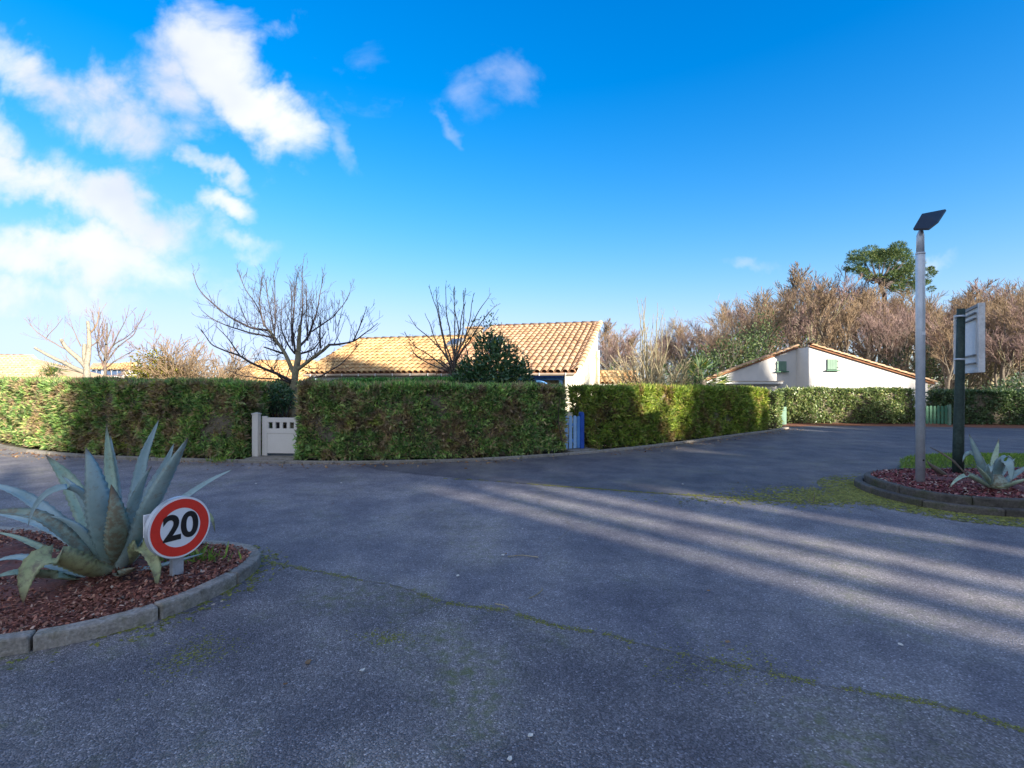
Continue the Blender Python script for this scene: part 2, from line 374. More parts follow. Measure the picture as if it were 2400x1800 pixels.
M['black'] = surf('black_plastic', (.012, .012, .014), (.02, .02, .023), 4, rough=.45, bump=.05, fine=.1)
M['pole_wood'] = surf('dark_stained_pole', (.018, .035, .032), (.04, .065, .055), 6, rough=.6, bump=.5, bscale=30, fine=.3)
M['board'] = surf('weathered_board', (.52, .54, .56), (.66, .67, .67), 2.5, rough=.7, bump=.2, bscale=30, fine=.1, c3=(.46, .47, .47))
M['board_light'] = surf('weathered_board_light', (.62, .66, .70), (.72, .75, .78), 2.5, rough=.65, bump=.2, bscale=30, fine=.07)
M['grey_rail'] = surf('grey_rail', (.16, .17, .18), (.24, .25, .26), 4, rough=.6, bump=.1)
M['s_white'] = surf('sign_white', (.88, .88, .88), (.9, .9, .9), 2, rough=.35, spec=.5, bump=0, fine=.02)
M['s_red'] = surf('sign_red', (.80, .04, .022), (.86, .05, .028), 3, rough=.35, spec=.5, bump=0, fine=.04)
M['s_black'] = surf('sign_black', (.018, .016, .016), (.03, .026, .025), 3, rough=.4, bump=0)
M['glass'] = surf('dark_glass', (.05, .06, .08), (.09, .11, .14), 2, rough=.08, spec=.7, bump=0, fine=0)
M['blueglass'] = surf('blue_window', (.05, .09, .18), (.08, .13, .24), 2, rough=.15, spec=.6, bump=0, fine=0)
M['rust'] = surf('rusty_chimney', (.36, .27, .17), (.46, .35, .22), 5, rough=.85, bump=.4)
M['palm'] = foliage_mat('palm_blades', [(0, (.03, .075, .025)), (.6, (.07, .13, .04)), (.9, (.16, .2, .05)), (1, (.4, .34, .06))], trans=.2, rough=.4, spec=.4)
M['deadleaf'] = foliage_mat('dead_leaves', [(0, (.16, .07, .03)), (.5, (.28, .15, .07)), (1, (.42, .30, .17))], trans=.1, rough=.8)
M['litter_white'] = surf('pale_litter', (.6, .58, .52), (.7, .68, .62), 6, bump=.1)
M['stone'] = surf('stone', (.36, .31, .25), (.5, .45, .38), 8, bump=.4)
def agave_mat(name, base, pale, old=.0):
    m, nt, b, _ = mat_base(name)
    at = nt.nodes.new('ShaderNodeAttribute'); at.attribute_name = 'along'
    n = noise_(nt, opos(nt), 5, 6, .65)
    col = ramp(nt, n, [(.3, base), (.7, pale)])
    col = mixc_(nt, ramp(nt, at.outputs['Fac'], [(0, (.45,)*3), (.25, (0,)*3)]), col, (.48, .54, .46))
    st = noise_(nt, opos(nt), 18, 5, .7)
    col = mixc_(nt, math_(nt, 'MULTIPLY', math_(nt, 'SUBTRACT', st, .56 - old*.1), 3 + old*3, True), col, (.20, .18, .12))
    col = mixc_(nt, ramp(nt, at.outputs['Fac'], [(.955-.1*old, (0,)*3), (1, (1,)*3)]), col, (.12, .07, .04))
    nt.links.new(col, b.inputs['Base Color']); setp(b, .5, .35)
    bump_(nt, b, noise_(nt, opos(nt), 30, 3), .15, .01)
    return m
M['agave'] = agave_mat('agave_blue', (.23, .35, .36), (.37, .49, .50))
M['agave_dim'] = agave_mat('agave_grey_green', (.17, .27, .27), (.30, .41, .41), .3)
M['agave_green'] = agave_mat('agave_green', (.26, .38, .28), (.40, .50, .36), .5)
M['agave_worn'] = agave_mat('agave_worn', (.19, .26, .20), (.30, .37, .29), 1.3)
M['agave_yellow'] = agave_mat('agave_yellowing', (.32, .37, .17), (.45, .48, .26), .8)

# ------------------------------------------------------------------ foliage + branch builders
def unit(a): return a/np.maximum(np.linalg.norm(a, axis=-1, keepdims=True), 1e-6)
def leaf_mesh(name, Cn, D, L, Wd, spread=1.0, fold=.25, rg=nr, nb=None):
    """folded diamond leaves at points Cn with axes D; L, Wd arrays"""
    n = len(Cn); D = unit(D)
    rv = unit(rg.normal(size=(n, 3))*spread + np.array([0, 0, .01])) if nb is None else unit(rg.normal(size=(n, 3))*.45 + nb)
    S = unit(np.cross(D, rv)); Nn = np.cross(S, D)
    L = np.broadcast_to(L, (n,))[:, None]; Wd = np.broadcast_to(Wd, (n,))[:, None]
    mid = Cn + D*L*.48 - Nn*(Wd*fold)
    V = np.stack([Cn, mid + S*Wd*.5 + Nn*(Wd*fold), Cn + D*L - Nn*(L*.08), mid - S*Wd*.5 + Nn*(Wd*fold)], 1).reshape(-1, 3)
    i = np.arange(n)[:, None]*4
    F = np.concatenate([i + np.array([0, 1, 2]), i + np.array([0, 2, 3])], 1).reshape(-1, 3)
    return mesh_np(name, V, F)
def tubes_mesh(name, polys, n_thick=6, n_thin=3, thr=.02, smooth=True):
    """polys: list of (pts (k,3), radii (k,))"""
    Vs, Fs, off = [], [], 0
    for pts, rad in polys:
        k = len(pts)
        if k < 2: continue
        n = n_thick if rad[0] > thr else n_thin
        t = np.empty_like(pts); t[1:-1] = pts[2:] - pts[:-2]; t[0] = pts[1]-pts[0]; t[-1] = pts[-1]-pts[-2]
        t = unit(t)
        ref = np.array([.17, .29, .94]) if abs(t[0, 2]) < .85 else np.array([.9, .3, .1])
        a = unit(np.cross(t, ref)); b = np.cross(t, a)
        q = np.linspace(0, 2*np.pi, n, endpoint=False)
        ring = a[:, None]*np.cos(q)[None, :, None] + b[:, None]*np.sin(q)[None, :, None]
        Vs.append((pts[:, None] + ring*rad[:, None, None]).reshape(-1, 3))
        ii = np.arange(k-1)[:, None]*n; kk = np.arange(n)[None]; k2 = (kk+1) % n
        Fs.append((np.stack([ii+kk, ii+k2, ii+n+k2, ii+n+kk], -1)).reshape(-1, 4) + off)
        off += k*n
    return mesh_np(name, np.concatenate(Vs), np.concatenate(Fs), smooth)
def branch(out, p, d, L, r, lev, maxlev, rg, up=.05, wig=.15, nch=(5, 7), ratio=.62, minr=.006, ang=(25, 55), f0=.25, taper=.4, curve=None):
    n = 6 if lev == 0 else (5 if lev == 1 else 4 if lev < maxlev else 3)
    p = np.array(p, float); d = unit(np.array(d, float)); pts = [p.copy()]; ds = [d]
    for i in range(n):
        d = unit(d + rg.normal(size=3)*wig + np.array([0, 0, up])); p = p + d*(L/n); pts.append(p.copy()); ds.append(d)
    rad = np.maximum(np.linspace(r, r*taper, n+1), minr)
    out.append((np.array(pts), rad, lev))
    if lev >= maxlev: return
    m = rg.integers(nch[0], nch[1]+1)
    for c in range(m):
        f = f0 + (1-f0)*(c + rg.random()*.9)/m; f = min(f, .999)
        x = f*n; i = int(x); w = x-i
        q = pts[i]*(1-w) + pts[min(i+1, n)]*w; dd = ds[min(i+1, n)]
        axis = unit(np.cross(dd, rg.normal(size=3))); a = np.radians(rg.uniform(*ang))
        nd = dd*np.cos(a) + axis*np.sin(a)
        if lev == 0: nd = unit(nd + np.array([0, 0, .12]))
        branch(out, q, nd, L*ratio*(1.12-.5*f)*rg.uniform(.75, 1.15), max(r*(1-(1-taper)*f)*.62, minr), lev+1, maxlev, rg, up, wig, nch, ratio, minr, ang, .2, taper)
def split_tree(root, polys, bark, twig, lev_split=1, thr=.03):
    a = [(p, r) for p, r, l in polys if l <= lev_split]; b = [(p, r) for p, r, l in polys if l > lev_split]
    link('trunk', tubes_mesh('trunk', a, 7, 5, thr), bark, root)
    link('crown', tubes_mesh('crown', b, 5, 3, thr), twig, root)

# ================================================================== GROUND
def sheet(name, poly, z, mat, parent=None, kind='structure'):
    o = link(name, mesh_py(name, [(x, y, z) for x, y in poly], [tuple(range(len(poly)))]), mat, parent)
    if kind: o['kind'] = kind
    return o
sheet('ground', [(-600, -200), (600, -200), (600, 900), (-600, 900)], -0.03, M['soil'])
# kerb line in front of the hedges, left to right (x, y on the ground)
KERB = [(-22, 19.5), (-17, 15.9), (-13.0, 12.9), (-11.0, 11.75), (-9.0, 11.0), (-7.2, 10.6), (-5.4, 10.35), (-3.8, 10.2), (-2.4, 10.25), (-1.0, 10.5), (0.0, 10.85),
        (1.3, 11.45), (2.4, 12.1), (3.5, 12.85), (5.1, 14.1), (7.0, 15.75), (9.1, 17.45), (9.9, 18.3)]
def smooth_path(pts, n):
    a = np.array(pts, float); s = np.r_[0, np.cumsum(np.linalg.norm(np.diff(a, axis=0), axis=1))]
    k = 5; u = np.linspace(0, s[-1], n)
    q = np.stack([np.interp(u, s, a[:, i]) for i in range(a.shape[1])], 1)
    for _ in range(k):
        q[1:-1] = (q[:-2] + 2*q[1:-1] + q[2:])/4
    return q
KP = smooth_path(KERB, 120)
kl = [tuple(p) for p in KP]
sheet('road', kl + [(9.9, 19.6), (11.5, 19.9), (30, 18.2), (60, 14), (60, -40), (-60, -40), (-60, 40)], 0.0, M['asphalt'])
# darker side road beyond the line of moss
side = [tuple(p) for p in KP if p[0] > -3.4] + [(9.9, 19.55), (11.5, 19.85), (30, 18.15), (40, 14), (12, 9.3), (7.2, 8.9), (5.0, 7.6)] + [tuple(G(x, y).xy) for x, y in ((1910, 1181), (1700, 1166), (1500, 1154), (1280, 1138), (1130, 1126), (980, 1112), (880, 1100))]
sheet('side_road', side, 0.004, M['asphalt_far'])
SEAM = [(600, 1311), (690, 1330), (790, 1349), (946, 1378), (1035, 1412), (1191, 1433), (1296, 1467), (1427, 1488), (1500, 1512), (1741, 1564), (1934, 1608), (2214, 1656), (2400, 1714)]
seam_g = [tuple(G(x, y).xy) for x, y in SEAM]
sheet('forecourt', seam_g + [(4.2, 1.9), (8, .6), (8, -12), (-9, -12), (-9, 4.1), (-3, 4.2)], 0.004, M['asphalt_coarse'])
# needle-strewn verge in front of the far hedges
VG = [(9.6, 18.6), (11.2, 19.4), (13.5, 19.4), (16, 19.0), (19, 18.2), (24, 17.2), (24, 19.6), (19.5, 20.6), (16, 21.2), (9.6, 21.4)]
sheet('verge', VG, 0.008, M['verge'])

# scatter of small flat bits -------------------------------------------------
def chips_mesh(name, pts, size, rg, flat=.35, thick=.3):
    n = len(pts); pts = np.asarray(pts, float)
    s = rg.uniform(size[0], size[1], n)[:, None]
    a = rg.uniform(0, 2*np.pi, n); dx = np.stack([np.cos(a), np.sin(a), rg.normal(size=n)*flat], 1)*s
    dy = np.stack([-np.sin(a), np.cos(a), rg.normal(size=n)*flat], 1)*s*rg.uniform(.3, .7, n)[:, None]
    up = np.array([0, 0, 1.0])*s*thick
    V = np.stack([pts-dx-dy*.6, pts+dx*.8-dy, pts+dx+dy*.7, pts-dx*.7+dy, pts+up], 1).reshape(-1, 3)
    i = np.arange(n)[:, None]*5
    F = np.concatenate([i+np.array(q) for q in ((0, 1, 4), (1, 2, 4), (2, 3, 4), (3, 0, 4))], 1).reshape(-1, 3)
    return mesh_np(name, V, F)
def along(path, n, rg, spread, power=1.0, one_sided=False):
    a = np.array(path, float); s = np.r_[0, np.cumsum(np.linalg.norm(np.diff(a, axis=0), axis=1))]
    u = rg.uniform(0, s[-1], n); q = np.stack([np.interp(u, s, a[:, i]) for i in range(2)], 1)
    t = np.stack([np.interp(u+.05, s, a[:, i]) - np.interp(u-.05, s, a[:, i]) for i in range(2)], 1); t = unit(t)
    nrm = np.stack([t[:, 1], -t[:, 0]], 1)
    o = rg.normal(size=n)*spread if not one_sided else np.abs(rg.random(n)**power)*spread
    return q + nrm*o[:, None], u
def z3(q, z): return np.c_[q, np.full(len(q), z)]
def patchy(q, u, sc, keep, seed):
    k = np.sin(u*sc+seed) + .7*np.sin(u*sc*2.3+seed*2.1) + .5*np.sin(u*sc*5.1+seed)
    m = .8*np.sin(q[:, 0]*31+q[:, 1]*17+seed)+.8*np.sin(q[:, 1]*43-q[:, 0]*23+seed*1.7)
    return q[k+m > keep]
q, u = along(seam_g, 4200, nr, .016); q = patchy(q, u, 2.6, -.35, 1)
tag(link('moss', chips_mesh('moss', z3(q, .005), (.003, .009), nr, .1, .2), M['moss']), 'thin yellowish moss in the seam across the asphalt', 'moss', kind='stuff')
line2 = [tuple(G(x, y).xy) for x, y in ((1040, 1122), (1130, 1126), (1280, 1138), (1500, 1154), (1700, 1166), (1910, 1181), (2000, 1190))]
q, u = along(line2, 2600, nr, .016); q = patchy(q, u, 1.1, -.6, 4)
tag(link('moss', chips_mesh('moss', z3(q, .006), (.006, .016), nr, .1), M['moss']), 'moss line along the joint before the side road', 'moss', kind='stuff')

def crack(path, name, w=.007):
    a = smooth_path(path, 260); t = unit(np.gradient(a, axis=0)); nn = np.stack([t[:, 1], -t[:, 0]], 1); k = len(a)
    a = a+nn*(nr.normal(size=k)*.008)[:, None]; ww = w*np.clip(.6+.5*nr.normal(size=k), .15, 1.7)
    V = np.r_[z3(a-nn*ww[:, None], .0062), z3(a+nn*ww[:, None], .0062)]; F = [(i, i+1, k+i+1, k+i) for i in range(k-1)]
    link(name, mesh_np(name, V, np.array(F)), M['crack'])['kind'] = 'structure'
crack(seam_g, 'asphalt_joint'); crack(line2, 'asphalt_joint', .006)
crack([tuple(G(x, y).xy) for x, y in ((1260, 1137), (1275, 1160), (1262, 1180), (1345, 1235), (1290, 1280))], 'asphalt_crack', .004)
crack([tuple(G(x, y).xy) for x, y in ((1035, 1412), (960, 1450), (900, 1490), (845, 1515))], 'asphalt_crack', .004)
q3 = nr.normal(size=(500, 2))*np.array([.10, .13])+np.array(G(455, 1535).xy); q4 = nr.normal(size=(260, 2))*np.array([.10, .06])+np.array(G(900, 1495).xy); q5 = nr.normal(size=(300, 2))*np.array([.25, .12])+np.array(G(1700, 1560).xy)
tag(link('moss', chips_mesh('moss', z3(np.r_[q3, q4, q5], .005), (.003, .010), nr, .1, .2), M['moss']), 'loose moss patches on the coarse asphalt', 'moss', kind='stuff')

# ================================================================== KERB BEFORE THE HEDGES
kerb_root = empty('kerb', label='long low concrete kerb of pale stones along the conifer hedges', cat='kerb')
def kerb_stones(root, path, length, width, h, mat, gap=.012, jitter=.006, z0=-.02, closed=False, bevel=.008):
    a = np.array(path, float); s = np.r_[0, np.cumsum(np.linalg.norm(np.diff(a, axis=0), axis=1))]
    n = max(1, int(s[-1]/length)); ln = s[-1]/n
    for i in range(n):
        u = np.linspace(i*ln+gap/2, (i+1)*ln-gap/2, 5)
        q = np.stack([np.interp(u, s, a[:, k]) for k in range(2)], 1)
        t = unit(np.gradient(q, axis=0)); nn = np.stack([t[:, 1], -t[:, 0]], 1)
        dz = rng.uniform(-jitter, jitter); v = []
        for k in range(5):
            o, n_ = q[k], nn[k]
            v += [(o[0], o[1], z0), (o[0], o[1], h+dz), (o[0]-n_[0]*width, o[1]-n_[1]*width, h+dz), (o[0]-n_[0]*width, o[1]-n_[1]*width, z0)]
        f = [(k*4+j, k*4+(j+1) % 4, k*4+4+(j+1) % 4, k*4+4+j) for k in range(4) for j in range(4)] + [(3, 2, 1, 0), (16, 17, 18, 19)]
        MB().add(v, f).obj('kerb_stone', mat, root, bevel=bevel)
kerb_stones(kerb_root, KP, 1.0, .14, .055, M['concrete'])
# gate thresholds of concrete
def thr(c, w, dpt, ang, label):
    o = MB().box((0, 0, 0), (w, dpt, .07)).obj('threshold', M['concrete'], bevel=.01)
    o.location = (c[0], c[1], .02); o.rotation_euler = (0, 0, ang); tag(o, label, 'threshold')
thr((-5.0, 10.98), 1.05, .8, R(-4), 'grey concrete threshold before the off-white garden gate')
thr((1.52, 12.28), .75, .75, R(32), 'concrete threshold before the blue picket gate')

# leaf litter by the kerb
q, u = along(KP, 2200, nr, .55, 1.6, True); q -= 0
q2, u2 = along(KP, 2600, nr, .30); 
tag(link('leaf_litter', chips_mesh('leaf_litter', z3(np.r_[patchy(q, u, .8, .5, 3), patchy(q2, u2, 1.3, .3, 2)], .012), (.01, .03), nr, .35), M['deadleaf']), 'brown leaf litter strewn along the kerb under the hedges', 'leaf litter', kind='stuff')

# ================================================================== HEDGES
def hedge(name, label, path, height, thick, mat, dens=900, leaf=(.07, .17), wid=(.025, .055), fan=3, core=True, sparse=None, bulge=.05, group=None, rounded=.06, updir=.35, cat='hedge', inset=.09, undercut=0, seed=0):
    """path: front face base line, left to right"""
    rg = np.random.default_rng(100+seed)
    a = np.array(path, float); s = np.r_[0, np.cumsum(np.linalg.norm(np.diff(a, axis=0), axis=1))]; Lt = s[-1]
    root = empty(name, (a[:, 0].mean(), a[:, 1].mean(), 0), label=label, cat=cat, group=group)
    o0 = np.array([a[:, 0].mean(), a[:, 1].mean(), 0])
    hs = height if hasattr(height, '__len__') else (height, height)
    H = lambda u: np.interp(u, np.linspace(0, Lt, len(hs)), hs) + .022*np.sin(u*2.3+seed) + .014*np.sin(u*6.1+seed) + .01*np.sin(u*13.7+seed*3)
    def at(u):
        q = np.stack([np.interp(u, s, a[:, i]) for i in range(2)], 1)
        t = unit(np.stack([np.interp(u+.15, s, a[:, i]) - np.interp(u-.15, s, a[:, i]) for i in range(2)], 1))
        return q, t, np.stack([t[:, 1], -t[:, 0]], 1)
    g1 = rg.normal(size=(int(Lt/.34)+4, 10)); g2 = rg.normal(size=(int(Lt/.14)+4, 18))
    def grid(g, step, u, z):
        x = np.clip(u/step, 0, g.shape[0]-2.001); y = np.clip(z/step+.5, 0, g.shape[1]-2.001); i = x.astype(int); j = y.astype(int); fx = x-i; fy = y-j
        fx = fx*fx*(3-2*fx); fy = fy*fy*(3-2*fy)
        return (g[i, j]*(1-fx)+g[i+1, j]*fx)*(1-fy)+(g[i, j+1]*(1-fx)+g[i+1, j+1]*fx)*fy
    def clump(u, z): return grid(g1, .34, u, z)*.6+grid(g2, .14, u, z)*.6
    def bmp(u, z): return bulge*(np.sin(u*2.3+z*1.7+seed)+np.sin(u*5.9-z*3.1+seed*2)*.6+np.sin(u*11+z*9)*.35+np.sin(z*6+u*1.3)*.5)
    Pn, Dn = [], []
    def put(n, face):
        u = rg.uniform(0, Lt, n); w = rg.random(n); h = H(u)
        if face in ('front', 'back'):
            z = .04 + w*(h-.05); q, t, nn = at(u); sg = 1 if face == 'front' else -1
            top = np.clip((z-(h-rounded*2))/(rounded*2), 0, 1); low = np.clip(1-z/.35, 0, 1)*undercut
            cl = clump(u, z); off = bmp(u, z) + .045*np.clip(cl, -1.2, 1.2) - .03 - rg.random(n)*.05 - rounded*top**2 - low
            base = q if sg > 0 else q - nn*thick
            xy = base + nn*(off*sg)[:, None]; d = np.c_[nn*sg, np.zeros(n)]
            if face == 'front':
                km = rg.random(n) < np.clip(1.35+cl*.7, .33, 1); xy, z, d, u = xy[km], z[km], d[km], u[km]
        elif face == 'top':
            q, t, nn = at(u); z = h - .03 - rg.random(n)*.03 - rounded*.8*(np.abs(w*2-1)**4); xy = q - nn*(w*thick)[:, None]; d = np.c_[np.zeros((n, 2)), np.ones(n)]*1.2
        else:
            e = 0.0 if face == 'l' else Lt; q, t, nn = at(np.full(n, e)); z = .04 + rg.random(n)*(H(np.full(n, e))-.06)
            sgn = -1 if face == 'l' else 1
            round_ = (np.abs(w*2-1)**3)*.1
            xy = q - nn*(w*thick)[:, None] + t*(sgn*(bmp(z*2, w*3)*1.2-.02-round_))[:, None]; d = np.c_[t*sgn, np.zeros(n)]
        return np.c_[xy, z], d, u
    area = Lt*np.mean(hs)
    for face, n in (('front', int(area*dens)), ('back', int(area*dens*.25)), ('top', int(Lt*thick*dens*.85)), ('l', int(thick*hs[0]*dens*.9)), ('r', int(thick*hs[-1]*dens*.9))):
        p, d, u = put(n, face)
        if sparse and face in ('front', 'back'):
            for (u0, u1, keep) in sparse:
                m = ~((u > u0) & (u < u1) & (rg.random(len(u)) > keep)); p, d, u = p[m], d[m], u[m]
        Pn.append(p); Dn.append(d)
    if sparse:
        for (u0, u1, keep) in sparse:      # loose growth through the volume where one can see through
            n = int((u1-u0)*hs[0]*dens*.35); u = rg.uniform(u0, u1, n); q, t, nn = at(u); w = rg.random(n)
            Pn.append(np.c_[q-nn*(w*thick)[:, None], .05+rg.random(n)*(hs[0]-.1)]); Dn.append(rg.normal(size=(n, 3)))
    Pn = np.concatenate(Pn) - o0; Dn = np.concatenate(Dn); n = len(Pn)
    Pf = np.repeat(Pn, fan, 0); Df = np.repeat(Dn, fan, 0)*.42 + rg.normal(size=(n*fan, 3))*.55 + np.array([0, 0, updir])
    link('foliage', leaf_mesh('foliage', Pf, Df, rg.uniform(*leaf, n*fan), rg.uniform(*wid, n*fan), rg=rg, nb=np.repeat(Dn, fan, 0)*.95+np.array([0, 0, .6])), mat, root, kind='stuff')
    # stray shoots standing out of the clipped faces
    ns = int(area*14); ps, dsr, us = put(ns, 'back'); pt, dt, ut = put(ns, 'top'); ps, dsr, us = put(ns*2, 'front'); ps, dsr = ps[:ns], dsr[:ns]; pt, dt = pt[:len(ps)], dt[:len(ps)]; ns = len(ps)
    Ps = np.concatenate([ps, pt])-o0; Ds = np.concatenate([dsr*.8, dt*.6])+rg.normal(size=(2*ns, 3))*.35+np.array([0, 0, .5])
    link('shoots', leaf_mesh('shoots', np.repeat(Ps, 2, 0), np.repeat(Ds, 2, 0)+rg.normal(size=(4*ns, 3))*.2, rg.uniform(.12, .24, 4*ns), rg.uniform(.015, .03, 4*ns), rg=rg), mat, root, kind='stuff')
    # inner growth: a rough dark core in pieces, leaving the thin stretches open
    if core:
        segs = [(inset, Lt-inset)]
        for (u0, u1, k) in (sparse or []):
            segs = [x for (p0, p1) in segs for x in ((p0, min(p1, u0)), (max(p0, u1), p1)) if x[1]-x[0] > .1]
        for p0, p1 in segs:
            k = max(2, int((p1-p0)/.25)); u = np.linspace(p0, p1, k+1); q, t, nn = at(u); h = H(u)-inset
            v = []
            for i in range(k+1):
                for off, z in ((inset+.02+undercut, .03), (inset+.0, .45), (inset+.01, h[i]*.9), (inset+.1, h[i]), (thick-inset-.1, h[i]), (thick-inset, h[i]*.9), (thick-inset, .03)):
                    j = rg.normal()*.012
                    v.append((q[i][0]-nn[i][0]*(off+j)-o0[0], q[i][1]-nn[i][1]*(off+j)-o0[1], z+j))
            f = [(i*7+j, i*7+(j+1) % 7, i*7+7+(j+1) % 7, i*7+7+j) for i in range(k) for j in range(7)] + [tuple(range(6, -1, -1)), tuple(k*7+j for j in range(7))]
            MB().add(v, f).obj('inner_growth', M['inner'], root)
    for (u0, u1, keep) in (sparse or []):
        polys = []
        for i in range(int((u1-u0)*9)):
            u = np.array([rg.uniform(u0, u1)]); q, t, nn = at(u)
            b = np.r_[q[0]-nn[0]*rg.uniform(.2, thick-.1), .02]-o0
            branch(polys, b, (rg.normal()*.3, rg.normal()*.15, 1), hs[0]*rg.uniform(.7, .95), .014, 1, 2, rg, .05, .12, (3, 5), .4, .004)
        link('stem', tubes_mesh('stem', [(p, r) for p, r, l in polys], 5, 4, .01), M['bark_dark'], root, kind='stuff')
    return root
def sub(path, x0, x1, back):
    """part of the kerb line between two x values, set back from it"""
    a = np.array(path); t = unit(np.gradient(a, axis=0)); nn = np.stack([t[:, 1], -t[:, 0]], 1); b = a - nn*back
    xs = np.linspace(x0, x1, 60); return np.stack([xs, np.interp(xs, b[:, 0], b[:, 1])], 1)
hedge('hedge', 'long clipped conifer hedge ending at the off-white gate post, browned in patches', sub(KP, -19, -5.70, .42), (1.72, 1.70, 1.66, 1.62), .9, M['conifer'], dens=880, seed=1)
hedge('hedge', 'clipped conifer hedge between the off-white gate and the blue gate', sub(KP, -4.47, 1.20, .42), (1.60, 1.58, 1.56, 1.52), .85, M['conifer'], dens=880, sparse=[(5.2, 6.3, .5)], seed=2)
hedge('hedge', 'conifer hedge in a sunlit yellow-green running from the blue gate to the side road', sub(KP, 1.93, 8.9, .38), (1.52, 1.50, 1.46, 1.42), .85, M['conifer_lit'], dens=820, sparse=[(0.0, .9, .5)], seed=3)
# laurel end piece behind that hedge, and the far laurel hedges
hedge('laurel_hedge', 'narrow laurel hedge end between the yellow-green hedge and the green gate', [(9.35, 18.0), (9.7, 18.35)], (1.36, 1.36), .7, M['laurel'], dens=420, leaf=(.07, .12), wid=(.035, .055), fan=2, seed=4, updir=.15)
hedge('laurel_hedge', 'clipped laurel hedge with pale glossy leaves before the white gable house', [(11.1, 20.7), (13.5, 20.6), (16.05, 20.35)], (1.40, 1.40), 1.0, M['laurel'], dens=560, leaf=(.07, .13), wid=(.035, .06), fan=2, seed=5, updir=.1, undercut=.1)
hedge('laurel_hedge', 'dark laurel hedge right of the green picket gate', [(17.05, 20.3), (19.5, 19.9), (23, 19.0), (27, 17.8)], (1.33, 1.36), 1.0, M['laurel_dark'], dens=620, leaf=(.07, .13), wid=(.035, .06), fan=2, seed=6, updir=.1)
hedge('hedge', 'conifer hedge running back from the off-white gate post into the garden', [(-6.15, 11.6), (-6.1, 12.3), (-6.0, 14.0)], (1.6, 1.6), .5, M['conifer'], dens=500, seed=8)
# green conifer growth behind the middle hedge, in front of the house
hedge('hedge', 'low bright green conifer hedge under the eaves of the tiled house', [(-4.6, 13.2), (-3.0, 13.0), (-1.6, 12.9)], (1.64, 1.70, 1.70), .7, M['conifer_green'], dens=500, leaf=(.08, .16), bulge=.07, seed=7, updir=.8)

# ================================================================== ISLANDS
ISL = [(-8, 5.75), (-5.4, 5.4), (-3.9, 5.12), (-2.9, 4.92), (-2.5, 4.83), (-2.27, 4.68), (-2.17, 4.44), (-2.16, 4.14), (-2.21, 3.84), (-2.33, 3.5), (-2.57, 3.22), (-2.9, 3.01), (-3.35, 2.88), (-4.5, 2.8), (-8, 2.9)]
isl_root = empty('kerb', label='rounded concrete kerb round the bed of the large agave and the 20 sign', cat='kerb')
ip = smooth_path(ISL, 150)
kerb_stones(isl_root, ip[::-1][:], .62, .105, .10, M['concrete'], gap=.016, bevel=.014)
def inset_path(p, d):
    t = unit(np.gradient(p, axis=0)); return p + np.stack([t[:, 1], -t[:, 0]], 1)*d
inner = inset_path(ip, .09)
def bed(name, poly, z, dome, mat, n=26, parent=None):
    """gently domed bed: triangulated fan of rings"""
    a = np.array(poly); c = a.mean(0); V = []; m = len(a); rings = 7
    for k in range(rings):
        f = 1-k/rings
        for p in a:
            q = c+(p-c)*f; V.append((q[0], q[1], z+dome*(1-f*f)+.012*math.sin(q[0]*9+q[1]*5)+.01*math.sin(q[0]*21-q[1]*17)))
    V.append((c[0], c[1], z+dome))
    F = [(k*m+i, k*m+(i+1) % m, (k+1)*m+(i+1) % m, (k+1)*m+i) for k in range(rings-1) for i in range(m)]
    F += [((rings-1)*m+i, (rings-1)*m+(i+1) % m, rings*m) for i in range(m)]
    o = link(name, mesh_py(name, V, F, True), mat, parent); return o
bed('planting_bed', inner, .075, .05, M['mulch'])['kind'] = 'structure'
def inside(q, poly):
    x, y = q[:, 0], q[:, 1]; c = np.zeros(len(q), bool); n = len(poly)
    for i in range(n):
        x0, y0 = poly[i]; x1, y1 = poly[(i+1) % n]
        c ^= ((y0 > y) != (y1 > y)) & (x < (x1-x0)*(y-y0)/((y1-y0) if y1 != y0 else 1e-9)+x0)
    return c
q = nr.uniform((-5.5, 2.8), (-2.1, 5.4), (34000, 2)); q = q[inside(q, inner)]
tag(link('mulch_chips', chips_mesh('mulch_chips', z3(q, .085)+np.c_[np.zeros((len(q), 2)), nr.random(len(q))*.03], (.005, .018), nr, .45), M['chips']), 'red-brown bark chips covering the bed of the large agave', 'bark chips', kind='stuff')
# moss and grit round the kerb of that bed
q, u = along(ip[::-1], 5000, nr, .22, 2.2, True); q = patchy(q, u, 1.7, -.35, 2)
tag(link('moss', chips_mesh('moss', z3(q, .006), (.006, .018), nr, .12), M['moss']), 'moss at the foot of the kerb round the large agave', 'moss', kind='stuff')

IS2 = [(9.4, 8.9), (8.2, 8.75), (7.0, 8.7), (6.2, 8.62), (5.65, 8.4), (5.32, 8.0), (5.2, 7.5), (5.2, 7.0), (5.3, 6.6), (5.55, 6.3), (6.0, 6.1), (6.7, 6.02), (7.6, 6.05), (8.8, 6.3), (9.8, 6.9)]
i2 = smooth_path(IS2, 140)
k2root = empty('kerb', label='dark weathered two-step kerb round the lamp post bed', cat='kerb')
kerb_stones(k2root, i2, .8, .12, .10, M['concrete_dark'], gap=.01, bevel=.02, jitter=.004)
i2b = inset_path(i2, -.13)
kerb_stones(k2root, i2b, .8, .10, .20, M['concrete_dark'], gap=.01, bevel=.025, jitter=.006)
i2c = inset_path(i2, -.22)
bed('planting_bed', i2c, .165, .04, M['mulch'])['kind'] = 'structure'
q = nr.uniform((5.1, 6.0), (9.5, 8.9), (30000, 2)); q = q[inside(q, i2c)]
